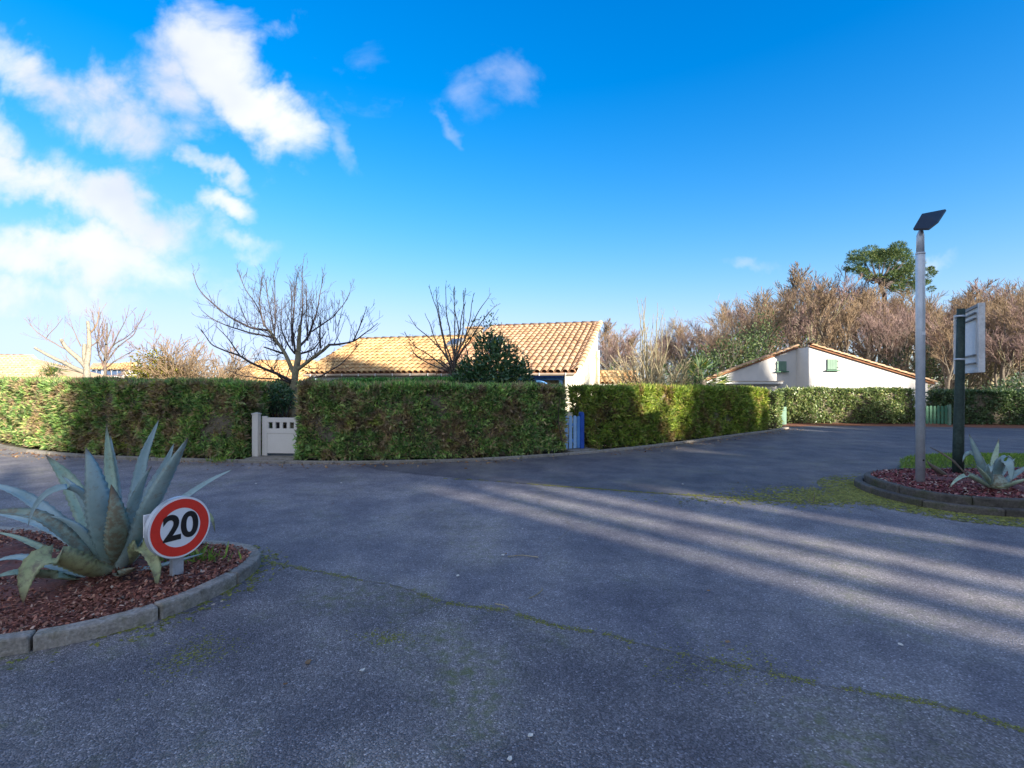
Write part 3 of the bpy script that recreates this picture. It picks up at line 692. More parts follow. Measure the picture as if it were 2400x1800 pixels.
tag(link('mulch_chips', chips_mesh('mulch_chips', z3(q, .175)+np.c_[np.zeros((len(q), 2)), nr.random(len(q))*.03], (.008, .028), nr, .45), M['chips_dark']), 'dark purple-brown bark chips covering the lamp post bed', 'bark chips', kind='stuff')
q, u = along(i2, 16000, nr, .5, 1.7, True)
q3 = nr.normal(size=(2600, 2))*np.array([.5, .28])+np.array([4.55, 7.35]); q4 = nr.normal(size=(1200, 2))*np.array([.8, .2])+np.array([3.9, 7.1])
tag(link('moss', chips_mesh('moss', z3(np.r_[patchy(q, u, .9, -1.4, 2), q3, q4], .006), (.008, .026), nr, .12), M['moss']), 'yellow-green moss spreading over the asphalt round the dark kerb', 'moss', kind='stuff')
# grass bed behind
GB = [(6.9, 8.85), (7.1, 9.4), (7.7, 10.2), (8.6, 10.8), (10, 11.2), (12.5, 11.2), (12.5, 9.0), (9, 8.95)]
gp = smooth_path(GB+[GB[0]], 60)[:-1]
bed('grass_bed', gp, .03, .10, M['soil'])['kind'] = 'structure'
q = nr.uniform((6.8, 8.8), (12.5, 11.2), (26000, 2)); q = q[inside(q, gp)]
cdist = np.linalg.norm((q-np.array([9.6, 10]))/np.array([3, 1.2]), axis=1)
gpt = z3(q, .04)+np.c_[np.zeros((len(q), 2)), .09*np.clip(1-cdist**2, 0, 1)]
tag(link('grass', leaf_mesh('grass', gpt, nr.normal(size=(len(q), 3))*.5+np.array([0, 0, 1]), nr.uniform(.03, .09, len(q)), nr.uniform(.006, .012, len(q))), M['grass']), 'short green grass on the mound behind the lamp post bed', 'grass', kind='stuff')

# ================================================================== AGAVES
def agave_leaf(root, pts, w, mat, k=.45, depth=.22, seed=0, base=.72, thick=.012):
    """pts: 3D control points base->tip (world); mesh relative to root"""
    a = np.array([tuple(p) for p in pts]); s = np.r_[0, np.cumsum(np.linalg.norm(np.diff(a, axis=0), axis=1))]
    w = w*.84; n = 60; u = np.linspace(0, s[-1], n); q = np.stack([np.interp(u, s, a[:, i]) for i in range(3)], 1)
    for _ in range(26): q[1:-1] = (q[:-2]+2*q[1:-1]+q[2:])/4
    t = unit(np.gradient(q, axis=0))
    hor = a[len(a)//2]-a[0]; hor = hor*np.array([1, 1, 0]); hor2 = (a[-1]-a[0])*np.array([1, 1, 0]); hor = unit(hor*.7+hor2*.5)
    W0 = np.cross(np.array([0, 0, 1.0]), hor)
    view = unit(q-np.array([0, 0, CAMZ])); Wi = unit(np.cross(t, view))
    Wi = Wi*np.sign((Wi@W0)+1e-6)[:, None]
    Wd = unit((1-k)*W0+k*Wi); Wd = unit(Wd-t*np.sum(Wd*t, 1)[:, None]); Nn = np.cross(Wd, t)
    out = np.sign(np.sum(Nn*(np.array([0, 0, 1.0])-hor*.6), 1).mean() or 1); Nn = Nn*out
    x = np.linspace(0, 1, n)
    prof = np.where(x < .45, base+(1-base)*np.sin(x/.45*np.pi/2), np.cos((x-.45)/.55*np.pi/2)**.85)
    prof = np.maximum(prof, .012)
    jag = 1+.10*np.where(np.arange(n) % 3 == 0, 1, -.3)*(x > .1)*(x < .9)
    V, al = [], []
    cols = np.array([-1, -.55, 0, .55, 1])
    for c in cols:
        e = jag if abs(c) == 1 else np.ones(n)
        lift = depth*w*(abs(c)**1.6)*prof
        V.append(q+Wd*(c*w*.5*prof*e)[:, None]+Nn*(lift-depth*w*.4*prof)[:, None])
    for c in (.6, 0, -.6):        # fleshy underside
        th = (.007+.07*w*(1-x)*(1-abs(c)*.4))
        V.append(q+Wd*(c*w*.5*prof)[:, None]+Nn*(depth*w*(abs(c)**1.6)*prof-depth*w*.4*prof-th*np.minimum(prof*1.5, 1))[:, None])
    V = np.stack(V, 1); m = V.shape[1]
    Vf = V.reshape(-1, 3)-np.array(root.location)
    F = [(i*m+j, i*m+(j+1) % m, (i+1)*m+(j+1) % m, (i+1)*m+j) for i in range(n-1) for j in range(m)]
    me = mesh_np('leaf', Vf, F, True)
    at = me.attributes.new('along', 'FLOAT', 'POINT'); at.data.foreach_set('value', np.repeat(x, m).astype(np.float32))
    return link('leaf', me, mat, root)
AG = empty('agave', tuple(G(252, 1336, .08)), label='large blue-green agave with arching leaves beside the 20 sign', cat='agave')
def zp(x, y, d): return P(x/2.765, 950+y/2.765, d)     # from an enlargement of the photograph
A_, Ag, Aw, Ay = M['agave'], M['agave_green'], M['agave_worn'], M['agave_yellow']
LV = [  # ([(x, y, depth)...], width, material, facing)
 ([(770, 1040, 4.25), (830, 850, 4.4), (880, 600, 4.55), (930, 330, 4.65), (1033, 85, 4.7)], .125, A_, .45),
 ([(780, 1050, 4.15), (870, 880, 4.05), (970, 660, 3.95), (1100, 420, 3.9), (1225, 200, 3.85)], .155, M['agave_dim'], .5),
 ([(780, 1040, 4.3), (880, 800, 4.6), (980, 560, 4.8), (1070, 400, 4.9), (1130, 240, 4.95)], .15, A_, .5),
 ([(740, 1020, 4.35), (730, 750, 4.7), (715, 480, 4.95), (700, 300, 5.0), (690, 120, 5.05)], .13, Ag, .6),
 ([(745, 1020, 4.35), (760, 750, 4.8), (745, 480, 5.0), (728, 300, 5.05), (715, 190, 5.1)], .11, A_, .6),
 ([(720, 1050, 4.15), (660, 800, 3.95), (630, 600, 3.9), (605, 430, 3.92), (555, 272, 3.95)], .215, M['agave_dim'], .75),
 ([(755, 1050, 4.2), (762, 900, 4.0), (765, 760, 3.9), (750, 640, 3.88), (720, 512, 3.9)], .2, Aw, .75),
 ([(690, 1040, 4.2), (600, 830, 4.35), (530, 640, 4.45), (420, 450, 4.5), (295, 322, 4.5)], .20, Ag, .55),
 ([(680, 1000, 4.25), (620, 760, 4.1), (545, 560, 3.95), (420, 505, 3.85), (270, 575, 3.8), (195, 700, 3.78), (180, 790, 3.78)], .085, A_, .4),
 ([(700, 1060, 4.15), (560, 960, 4.0), (400, 820, 3.95), (260, 715, 3.95), (110, 690, 3.95), (-120, 690, 3.95)], .15, Aw, .35),
 ([(690, 1040, 4.25), (520, 900, 4.35), (350, 730, 4.45), (170, 590, 4.5), (0, 520, 4.5), (-120, 500, 4.5)], .15, A_, .4),
 ([(690, 1045, 4.3), (540, 930, 4.5), (380, 820, 4.7), (180, 740, 4.8), (0, 700, 4.85), (-130, 690, 4.85)], .13, A_, .4),
 ([(690, 1090, 4.05), (560, 1060, 3.85), (420, 990, 3.7), (310, 965, 3.6), (215, 1010, 3.52), (165, 1120, 3.48), (150, 1285, 3.46)], .20, Ay, .55),
 ([(600, 1110, 4.0), (460, 1080, 3.9), (300, 1030, 3.85), (140, 980, 3.85), (0, 995, 3.85), (-60, 1030, 3.85)], .10, A_, .3),
 ([(700, 1060, 4.3), (480, 1010, 4.5), (260, 920, 4.6), (80, 840, 4.65), (-80, 815, 4.65)], .09, Ag, .3),
 ([(830, 1020, 4.2), (900, 900, 4.0), (965, 930, 3.9), (1020, 1060, 3.85), (1015, 1195, 3.84)], .14, Ay, .6),
 ([(800, 1030, 4.3), (940, 830, 4.5), (1080, 690, 4.7), (1220, 580, 4.85), (1370, 480, 4.95), (1515, 412, 5.0)], .10, A_, .3),
 ([(820, 1030, 4.3), (1020, 820, 4.4), (1240, 690, 4.5), (1370, 700, 4.5), (1395, 830, 4.5)], .10, Ay, .4),
 ([(760, 1110, 4.05), (660, 1170, 3.85), (540, 1225, 3.7), (330, 1262, 3.62)], .09, Ay, .3),
 ([(680, 1110, 4.05), (560, 1150, 3.9), (440, 1200, 3.82), (290, 1222, 3.8)], .06, Ay, .3),
 ([(640, 1100, 4.1), (500, 1140, 4.0), (210, 1162, 3.95)], .045, Ag, .3),
 ([(800, 1060, 4.2), (960, 1060, 4.15), (1150, 1010, 4.15), (1330, 955, 4.2)], .07, A_, .2),
 ([(560, 1120, 4.0), (300, 1100, 3.7), (100, 1080, 3.5), (-60, 1120, 3.4)], .14, Ag, .3),
 ([(760, 1080, 4.0), (800, 1090, 3.9), (880, 1050, 3.8)], .11, Aw, .3),
 ([(700, 1040, 4.2), (630, 840, 4.1), (560, 660, 4.05), (490, 540, 4.05), (400, 455, 4.05)], .13, A_, .5),
 ([(770, 1040, 4.25), (830, 800, 4.25), (870, 640, 4.25), (930, 480, 4.25), (985, 390, 4.25)], .12, M['agave_dim'], .5),
 ([(690, 1050, 4.15), (600, 900, 4.0), (500, 790, 3.9), (400, 730, 3.85), (310, 720, 3.82)], .11, A_, .4),
 ([(720, 1030, 4.3), (670, 780, 4.55), (640, 560, 4.65), (640, 400, 4.7)], .12, A_, .5),
]
for i, (pts, w, m_, k) in enumerate(LV): agave_leaf(AG, [zp(*p) for p in pts], w, m_, k, seed=i)
MB().tube([(0, 0, -.05), (0, 0, .12), (0.01, 0, .28)], [.14, .13, .06], 10).obj('stem', Aw, AG, True)

AG2 = empty('agave', tuple(G(2338, 1146, .18)), label='small agave with folded grey-green leaves behind the dark kerb', cat='agave')
def yp(x, y, d): return P(2050+x/6.32, 1000+y/6.32, d)
LV2 = [
 ([(1720, 880, 7.0), (1620, 700, 6.9), (1540, 480, 6.85), (1470, 300, 6.85), (1395, 100, 6.85)], .17, A_, .5),
 ([(1750, 880, 7.05), (1760, 660, 7.3), (1780, 450, 7.4), (1815, 320, 7.42), (1840, 180, 7.45)], .16, Ag, .6),
 ([(1730, 870, 7.0), (1640, 620, 7.2), (1530, 430, 7.3), (1420, 370, 7.3), (1330, 420, 7.25), (1300, 530, 7.2)], .15, A_, .35),
 ([(1780, 880, 7.0), (1830, 620, 6.9), (1890, 490, 6.8), (1980, 500, 6.7), (2020, 640, 6.65), (2020, 830, 6.62)], .22, A_, .5),
 ([(1780, 870, 7.1), (1830, 600, 7.4), (1900, 420, 7.5), (2000, 430, 7.5), (2100, 570, 7.5)], .12, A_, .35),
 ([(1690, 890, 6.95), (1520, 790, 6.8), (1350, 710, 6.7), (1200, 790, 6.6), (1100, 910, 6.55)], .13, Ag, .4),
 ([(1800, 890, 7.0), (1960, 800, 6.95), (2120, 680, 6.9), (2300, 560, 6.9)], .15, A_, .5),
 ([(1800, 900, 6.95), (1960, 880, 6.8), (2120, 820, 6.7), (2300, 760, 6.65)], .14, Ag, .4),
 ([(1720, 880, 6.95), (1680, 720, 6.8), (1690, 590, 6.75), (1730, 560, 6.7), (1720, 700, 6.66)], .16, A_, .6),
 ([(1700, 880, 7.1), (1500, 740, 7.4), (1330, 640, 7.6)], .10, Aw, .3),
 ([(1780, 890, 6.9), (1840, 900, 6.6), (1960, 900, 6.45)], .10, Ay, .3),
]
LV2 += [([(1740, 890, 7.0), (1660, 760, 6.8), (1560, 640, 6.7), (1480, 560, 6.65)], .12, Ag, .4), ([(1760, 890, 7.1), (1880, 700, 7.3), (1990, 560, 7.4), (2090, 460, 7.45)], .12, A_, .4), ([(1720, 890, 7.1), (1640, 640, 7.35), (1600, 430, 7.4)], .11, Ag, .4)]
for i, (pts, w, m_, k) in enumerate(LV2): agave_leaf(AG2, [yp(*p) for p in pts], w*.66, M['agave_dim'] if m_ is A_ else m_, k)
MB().tube([(0, 0, -.05), (0, 0, .1), (0, 0, .2)], [.12, .11, .05], 10).obj('stem', Aw, AG2, True)
o = MB().tube([yp(1440, 800, 7.8), yp(1170, 510, 8.0), yp(1000, 395, 8.1), yp(820, 305, 8.2)], [.012, .018, .015, .006], 6).obj('dry_stalk', M['bark'], None, True)
tag(o, 'thin dry stalk leaning across the dark green post', 'stalk')
o = MB().tube([yp(1130, 790, 7.9), yp(1020, 700, 7.9), yp(900, 620, 7.95), yp(820, 560, 7.95), yp(775, 505, 7.95)], [.02, .035, .04, .022, .006], 6).obj('dead_leaf', M['bark'], None, True)
tag(o, 'curled dead brown agave leaf between lamp post and dark green post', 'leaf')

# ================================================================== 20 SIGN
sb = G(414, 1351, .085)
psi = R(62)
SX = Vector((math.cos(psi), math.sin(psi), 0)); SN = Vector((math.sin(psi), -math.cos(psi), 0)); UP = Vector((0, 0, 1))
sign = empty('speed_sign', sb, label='round red-ringed sign reading 20 on a short grey post', cat='sign')
SM = frame(SX, -SN, UP)
def sl(x, n, z): return SX*x + SN*n + UP*z
sc_ = P(424, 1236, 3.98)-sb; cx_, cz_ = sc_.dot(SX), sc_.z
MB().box(sl(0, 0, .21), (.085, .045, .52), SM).obj('post', M['galv'], sign, bevel=.004)
def disc(name, r, n0, n1, mat, r_in=None, seg=64):
    b = MB(); v = []; f = []
    for nn in (n0, n1):
        for k in range(seg):
            q = 2*math.pi*k/seg; v.append(sl(cx_+math.cos(q)*r, nn, cz_+math.sin(q)*r))
    f = [(k, (k+1) % seg, seg+(k+1) % seg, seg+k) for k in range(seg)]
    if r_in is None: f += [tuple(range(seg-1, -1, -1)), tuple(range(seg, 2*seg))]
    else:
        for nn in (n0, n1):
            for k in range(seg):
                q = 2*math.pi*k/seg; v.append(sl(cx_+math.cos(q)*r_in, nn, cz_+math.sin(q)*r_in))
        f += [(2*seg+(k+1) % seg, 2*seg+k, 3*seg+k, 3*seg+(k+1) % seg) for k in range(seg)]
        f += [(seg+k, seg+(k+1) % seg, 3*seg+(k+1) % seg, 3*seg+k) for k in range(seg)]
        f += [((k+1) % seg, k, 2*seg+k, 2*seg+(k+1) % seg) for k in range(seg)]
    o = b.add(v, f).obj(name, mat, sign); return o
RS = .236
disc('back_shell', RS, .03, .075, M['galv'])
disc('rim', RS*.985, .0755, .080, M['s_white'])
disc('red_ring', RS*.925, .0805, .0825, M['s_red'], RS*.635)
disc('face', RS*.632, .0805, .0815, M['s_white'])
def text_mesh(txt, size, offset=0.0, depth=.001):
    cu = bpy.data.curves.new('t', 'FONT'); cu.body = txt; cu.size = size; cu.align_x = 'CENTER'; cu.align_y = 'CENTER'; cu.offset = offset; cu.extrude = depth
    cu.space_character = .98
    o = bpy.data.objects.new('t', cu); C.objects.link(o)
    me = bpy.data.meshes.new_from_object(o.evaluated_get(bpy.context.evaluated_depsgraph_get()))
    bpy.data.objects.remove(o); me.name = 'numerals'; me.materials.clear(); return me
def digit_poly():
    """hand-drawn numerals 2 and 0 as strokes of even width"""
    return None
tm = text_mesh('20', .27, .0075)
ob = link('numerals', tm, M['s_black'], sign)
ob.matrix_local = Matrix.Translation(sl(cx_, .0838, cz_)) @ frame(SX, UP, SN).to_4x4()
# plate on the back of the sign
MB().box(sl(cx_-.115, .004, cz_+.05), (.22, .012, .17), SM).obj('back_plate', M['s_white'], sign, bevel=.003)
MB().box(sl(cx_-.02, .012, cz_+.08), (.1, .03, .03), SM).obj('bracket', M['galv'], sign)

# ================================================================== LAMP POST + BOARD
lb = G(2157, 1131, .18)
lamp = empty('street_lamp', lb, label='slim grey lamp post with a black tilted solar head', cat='street lamp')
ltop = P(2157, 548, lb.y).z-lb.z
MB().tube([(0, 0, -.1), (0, 0, ltop-.28), (0, 0, ltop-.27)], [.057, .057, .052], 20).obj('pole', M['galv'], lamp, True)
MB().tube([(0, 0, ltop-.27), (0, 0, ltop-.02), (.01, 0, ltop+.04)], [.049, .047, .03], 20).obj('spigot', M['galv'], lamp, True)
MB().tube([(0, 0, ltop-.30), (0, 0, ltop-.27)], [.060, .060], 20).obj('collar', M['galv'], lamp, True)
MB().box((0, -.058, P(2157, 782, lb.y).z-lb.z), (.05, .006, .05)).obj('sticker', M['board_light'], lamp)
MB().tube([(0, -.056, .33), (0, -.062, .33)], [.012, .012], 8).obj('bolt', M['black'], lamp)
# head: thin tilted slab seen from below
hp = [P(2142, 541, lb.y-.10), P(2163, 505, lb.y+.25), P(2219, 494, lb.y+.33), P(2200, 523, lb.y-.02), P(2178, 540, lb.y-.16)]
hv = [p-lb for p in hp]; cen = sum(hv, Vector())/5
nh = Vector((-.30, .25, .92)).normalized()
hv2 = [v+nh*.035 for v in hv]
MB().add(hv+hv2, [(4, 3, 2, 1, 0), (5, 6, 7, 8, 9)]+[(i, (i+1) % 5, 5+(i+1) % 5, 5+i) for i in range(5)]).obj('lamp_head', M['black'], lamp, bevel=.008)
MB().add([cen+(v-cen)*.55-nh*.012 for v in hv]+[cen+(v-cen)*.55+nh*.004 for v in hv], [(4, 3, 2, 1, 0), (5, 6, 7, 8, 9)]+[(i, (i+1) % 5, 5+(i+1) % 5, 5+i) for i in range(5)]).obj('lens', M['glass'], lamp)

bb = G(2245, 1112, .17)
bp = empty('notice_board', bb, label='large grey-backed notice board bolted to a dark green post', cat='notice board')
bt = P(2252, 724, bb.y).z-bb.z
MB().tube([(0, 0, -.15), (0.01, 0, .6), (.03, 0, bt*.55), (.05, 0, bt)], [.075, .072, .062, .052], 18).obj('post', M['pole_wood'], bp, True)
# board directions
b0 = Vector((7.98, 9.25, 0)); b1 = Vector((7.13, 7.82, 0)); bd = (b1-b0); bw = bd.length; bd.normalize()
bn = Vector((bd.y, -bd.x, 0))
if bn.dot(Vector((-7.5, -8.5, 0))) < 0: bn = -bn          # towards the camera side (the back of the board)
zb0 = P(2240, 877, 9.25).z; zb1 = P(2240, 739, 9.25).z; zc_, hz_ = (zb0+zb1)/2, zb1-zb0
BM = frame(bd, bn, UP)
mid = (b0+b1)/2
def bpos(x, n, z): return mid+bd*x+bn*n+UP*z-bb
MB().box(bpos(0, -.05, zc_), (bw, .05, hz_), BM).obj('panel', M['board'], bp, bevel=.006)
MB().box(bpos(.05, -.021, zc_), (bw*.62, .008, hz_*.80), BM).obj('backing', M['board_light'], bp)
for s_ in (-1, 1):
    MB().box(bpos(0, -.012, zc_+s_*(hz_/2-.025)), (bw-.06, .024, .05), BM).obj('frame_rail', M['grey_rail'] if s_ > 0 else M['board'], bp, bevel=.003)
    MB().box(bpos(s_*(bw/2-.03), -.012, zc_), (.06, .03, hz_), BM).obj('frame_stile', M['board'], bp, bevel=.003)
for z_ in (.30, .38, -.24, -.36):
    MB().box(bpos(.0, -.002, zc_+z_*hz_), (bw*.72, .03, .022), BM).obj('cross_rail', M['grey_rail'], bp)
for z_ in (.34, -.30):
    zz = zc_+z_*hz_-bb.z; x_ = .03*(zz/bt)*1.2
    MB().tube([(x_, 0, zz-.014), (x_, 0, zz+.014)], [.068, .068], 18).obj('clamp', M['galv'], bp, True)
# ================================================================== GATES
wg = Vector((-4.93, 11.05, .055))
gate = empty('garden_gate', wg, R(-4), 'off-white panelled garden gate with a row of small square openings', 'gate')
Gw, Gh = 1.0, .82
def gb(name, x0, x1, z0, z1, t=.05, y=0, bev=.004, mat=None): return MB().box(((x0+x1)/2, y, (z0+z1)/2), (x1-x0, t, z1-z0)).obj(name, mat or M['white_pvc'], gate, bevel=bev)
gl = -.47
gb('stile', gl, gl+.11, .0, Gh+.03); gb('stile', gl+Gw-.1, gl+Gw, .0, Gh+.03)
gb('top_rail', gl+.11, gl+Gw-.1, Gh-.10, Gh, .045)
gb('middle_rail', gl+.11, gl+Gw-.1, Gh-.335, Gh-.235, .045)
gb('panel', gl+.11, gl+Gw-.1, .05, Gh-.345, .03)
gb('panel_bead', gl+.115, gl+Gw-.105, Gh-.352, Gh-.338, .038)
ox = gl+.11; step = .79/5
for i in range(6): 
    x0 = ox+i*step-.035 if i else ox; x1 = ox+i*step+.035 if i < 5 else ox+.79
    gb('baluster', max(x0, ox), min(x1, ox+.79), Gh-.235, Gh-.10, .04)
post = empty('gate_post', (-5.49, 11.0, .03), R(-4), 'square off-white gate post with a low cap beside the panelled gate', 'gate post')
MB().box((0, 0, .46), (.13, .13, .92)).obj('shaft', M['white_pvc'], post, bevel=.006)
MB().add([(-.075, -.075, .92), (.075, -.075, .92), (.075, .075, .92), (-.075, .075, .92), (-.075, -.075, .94), (.075, -.075, .94), (.075, .075, .94), (-.075, .075, .94), (0, 0, .965)],
    [(3, 2, 1, 0), (0, 1, 5, 4), (1, 2, 6, 5), (2, 3, 7, 6), (3, 0, 4, 7), (4, 5, 8), (5, 6, 8), (6, 7, 8), (7, 4, 8)]).obj('cap', M['white_pvc'], post)
def picket(root, x, w, h, z0, mat, t=.022, y=0, top=True):
    seg = 8; pts = [(-w/2, z0), (w/2, z0)]+[(w/2*math.cos(math.pi*k/seg), h-w/2+w/2*math.sin(math.pi*k/seg)) for k in range(seg+1)]
    n = len(pts); v = [(x+p, y-t/2, z) for p, z in pts]+[(x+p, y+t/2, z) for p, z in pts]
    return MB().add(v, [tuple(range(n)), tuple(range(2*n-1, n-1, -1))]+[((i+1) % n, i, n+i, n+(i+1) % n) for i in range(n)]).obj('picket', mat, root)
bg_ = empty('picket_gate', (1.50, 12.22, .05), R(30), 'blue picket gate with rounded tops in the hedge gap', 'gate')
for i, (x, m_) in enumerate(((-.26, M['blue_pale']), (-.13, M['blue_pale']), (0, M['blue_pale']), (.11, M['blue']))): picket(bg_, x, .088, .80 if i < 3 else .78, .02, m_)
for z_ in (.2, .58): MB().box((-.08, .03, z_), (.5, .03, .07)).obj('rail', M['blue'], bg_)
gp2 = empty('gate_post', (1.67, 12.32, .03), R(30), 'deep blue wooden gate post at the right of the blue picket gate', 'gate post')
picket(gp2, 0, .10, .90, 0, M['blue_deep'], .09)
# green picket gate and green gate by the side road
gg = empty('picket_gate', P(2196, 999, 19.7), R(0), 'dark green picket gate between the two far laurel hedges', 'gate'); gg.location.z = .02
for i in range(6): picket(gg, -.38+i*.145, .095, .74+.01*(i % 2), .05, M['green_dark'])
for z_ in (.2, .56): MB().box((0, .03, z_), (.95, .03, .07)).obj('rail', M['green_dark'], gg)
MB().box((.47, .0, .39), (.09, .09, .78)).obj('post', M['green_paint'], gg)
g3 = empty('garden_gate', (10.35, 19.6, .02), R(40), 'plain green boarded gate at the end of the yellow-green hedge', 'gate')
for i in range(5): MB().box((-.28+i*.14, 0, .36), (.132, .025, .68)).obj('board', M['green_paint'], g3, bevel=.004)
for z_ in (.18, .55): MB().box((0, .027, z_), (.7, .03, .07)).obj('rail', M['green_paint'], g3)

# ================================================================== HOUSES
def tile_mesh():
    seg = 6; L = .44; v = []; r0, r1 = .108, .086
    for (y, r, lift) in ((0, r0, .022), (L, r1, 0)):
        for k in range(seg+1):
            a = math.pi*k/seg; v.append((math.cos(a)*r, y, math.sin(a)*r*.82+lift))
    for k in range(seg+1):
        a = math.pi*k/seg; v.append((math.cos(a)*(r0-.016), 0.0, math.sin(a)*(r0-.016)*.82+.022))
    for k in range(seg+1):
        a = math.pi*k/seg; v.append((math.cos(a)*(r0-.02), .10, math.sin(a)*(r0-.02)*.82+.018))
    n = seg+1
    f = [(k, k+1, n+k+1, n+k) for k in range(seg)] + [(2*n+k, 2*n+k+1, k+1, k) for k in range(seg)] + [(3*n+k, 3*n+k+1, 2*n+k+1, 2*n+k) for k in range(seg)]
    me = mesh_py('roof_tile', v, f, True)
    return me
TILE = tile_mesh(); TV = np.array([v.co for v in TILE.vertices]); TF = np.array([p.vertices for p in TILE.polygons])
def roof_tiles(O, e, s, width, length, pitch=.222, expo=.345, jit=.006, skip=None, hip=None):
    """matrices of cover tiles; O eave corner, e along the eave, s up the slope"""
    e, s = Vector(e).normalized(), Vector(s).normalized(); n = e.cross(s).normalized()
    if n.z < 0: n = -n
    nc = int(width/pitch); nrw = int(length/expo)
    out = []
    for i in range(nc):
        for j in range(nrw):
            x = (i+.5)*width/nc; y = j*length/nrw
            if skip and skip(x, y): continue
            p = Vector(O)+e*(x+rng.uniform(-jit, jit))+s*(y+rng.uniform(-jit, jit)-.05)+n*(.006+rng.uniform(0, .006))
            a = rng.gauss(0, .012); e2 = (e*math.cos(a)+s*math.sin(a)); s2 = n.cross(e2)
            if s2.dot(s) < 0: s2 = -s2
            out.append(Matrix.Translation(p) @ frame(e2, s2, n).to_4x4())
    return out
def place_tiles(root, part, mats, mat, limit):
    """nearest tiles as single objects, the rest joined"""
    me = TILE.copy(); me.materials.clear(); me.materials.append(mat)
    mats = sorted(mats, key=lambda m_: (m_.translation-Vector((0, 0, CAMZ))).length)
    inv = Matrix.Translation(-root.location) if root.rotation_euler.z == 0 else root.matrix_world.inverted()
    for m_ in mats[:limit]:
        o = link('roof_tile', me, None, part); o.matrix_local = inv @ m_
    rest = mats[limit:]
    if rest:
        V = np.concatenate([TV @ np.array((inv @ m_).to_3x3()).T + np.array((inv @ m_).translation) for m_ in rest])
        F = np.concatenate([TF+i*len(TV) for i in range(len(rest))])
        link('roof_tiles', mesh_np('roof_tiles', V, F, True), mat, part, kind='stuff')
def quad(root, name, pts, mat, thick=.0, n=None):
    o = Vector(root.location)
    return MB().add([Vector(p)-o for p in pts], [tuple(range(len(pts)))]).obj(name, mat, root)
def wallslab(root, name, poly, nrm, t, mat):
    """polygon extruded backwards along -nrm by t"""
    o = Vector(root.location); n = len(poly); nrm = Vector(nrm).normalized()
    a = [Vector(p)-o for p in poly]; b = [p-nrm*t for p in a]
    return MB().add(a+b, [tuple(range(n)), tuple(range(2*n-1, n-1, -1))]+[((i+1) % n, i, n+i, n+(i+1) % n) for i in range(n)]).obj(name, mat, root)
# ---- tiled house behind the middle hedge
al = R(17); eR = Vector((math.cos(al), -math.sin(al), 0)); fD = Vector((math.sin(al), math.cos(al), 0))
C0 = Vector((2.0, 16.0, 0))
house = empty('tiled_house', C0, label='low cream house with orange canal-tile roofs and blue porch timber', cat='house')
def hp_(w, dpt, z): return C0-eR*w+fD*dpt+UP*z          # w leftwards along the facade, dpt into the plot
ER, RR, LR, WR = 1.975, 4.09, 5.4, 4.75
EL, RL, LL, WL = 1.99, 3.50, 3.5, 5.35
part_r = MB().add([hp_(0.0, 0, ER)-C0, hp_(WR, 0, ER)-C0, hp_(WR, LR, RR)-C0, hp_(0.0, LR, RR)-C0, hp_(0, 0, ER-.05)-C0, hp_(WR, 0, ER-.05)-C0, hp_(WR, LR, RR-.05)-C0, hp_(0, LR, RR-.05)-C0],
    [(3, 2, 1, 0), (4, 5, 6, 7), (0, 1, 5, 4), (1, 2, 6, 5), (2, 3, 7, 6), (3, 0, 4, 7)]).obj('roof', M['deck'], house)
part_l = MB().add([hp_(WR, 0, EL)-C0, hp_(WR+WL, 0, EL)-C0, hp_(WR+WL, LL, RL)-C0, hp_(WR, LL, RL)-C0, hp_(WR, 0, EL-.05)-C0, hp_(WR+WL, 0, EL-.05)-C0, hp_(WR+WL, LL, RL-.05)-C0, hp_(WR, LL, RL-.05)-C0],
    [(3, 2, 1, 0), (4, 5, 6, 7), (0, 1, 5, 4), (1, 2, 6, 5), (2, 3, 7, 6), (3, 0, 4, 7)]).obj('roof', M['deck'], house)
MB().add([hp_(WR, LL, RL)-C0, hp_(WR+WL, LL, RL)-C0, hp_(WR+WL, LL*2, EL)-C0, hp_(WR, LL*2, EL)-C0], [(0, 1, 2, 3)]).obj('rear_roof', M['deck'], house)
sR = (hp_(0, LR, RR)-hp_(0, 0, ER)).normalized(); sL = (hp_(0, LL, RL)-hp_(0, 0, EL)).normalized()
lenR = (hp_(0, LR, RR)-hp_(0, 0, ER)).length; lenL = (hp_(0, LL, RL)-hp_(0, 0, EL)).length
tr = roof_tiles(hp_(WR, 0, ER), eR, sR, WR, lenR)
tl = roof_tiles(hp_(WR+WL, 0, EL), eR, sL, WL, lenL)
place_tiles(house, part_r, tr, M['tile'], 300)
place_tiles(house, part_l, tl, M['tile_gold'], 0)
# ridge and verge tiles
def run_tiles(root, part, p0, p1, mat, name='ridge_tile', sc=1.15, lim=60):
    p0, p1 = Vector(p0), Vector(p1); d = (p1-p0); n = max(1, int(d.length/.36)); d.normalize()
    x = d.cross(UP).normalized(); z = x.cross(d)
    me = TILE.copy(); me.materials.clear(); me.materials.append(mat)
    for i in range(n):
        o = link(name, me, None, part); o.matrix_local = Matrix.Translation(p0+d*((p1-p0).length*i/n)-root.location+z*rng.uniform(-.004, .004)) @ frame(x, d, z).to_4x4() @ Matrix.Scale(sc, 4)
run_tiles(house, part_r, hp_(WR, LR, RR+.01), hp_(-.05, LR, RR+.01), M['tile'])
run_tiles(house, part_l, hp_(WR+WL, LL, RL+.01), hp_(WR, LL, RL+.01), M['tile_gold'])
run_tiles(house, part_r, hp_(-.06, -.05, ER+.03), hp_(-.06, LR, RR+.03), M['tile_pale'], 'verge_tile')
run_tiles(house, part_l, hp_(WR+WL, -.05, EL+.03), hp_(WR+WL, LL, RL+.03), M['tile_gold'], 'verge_tile')
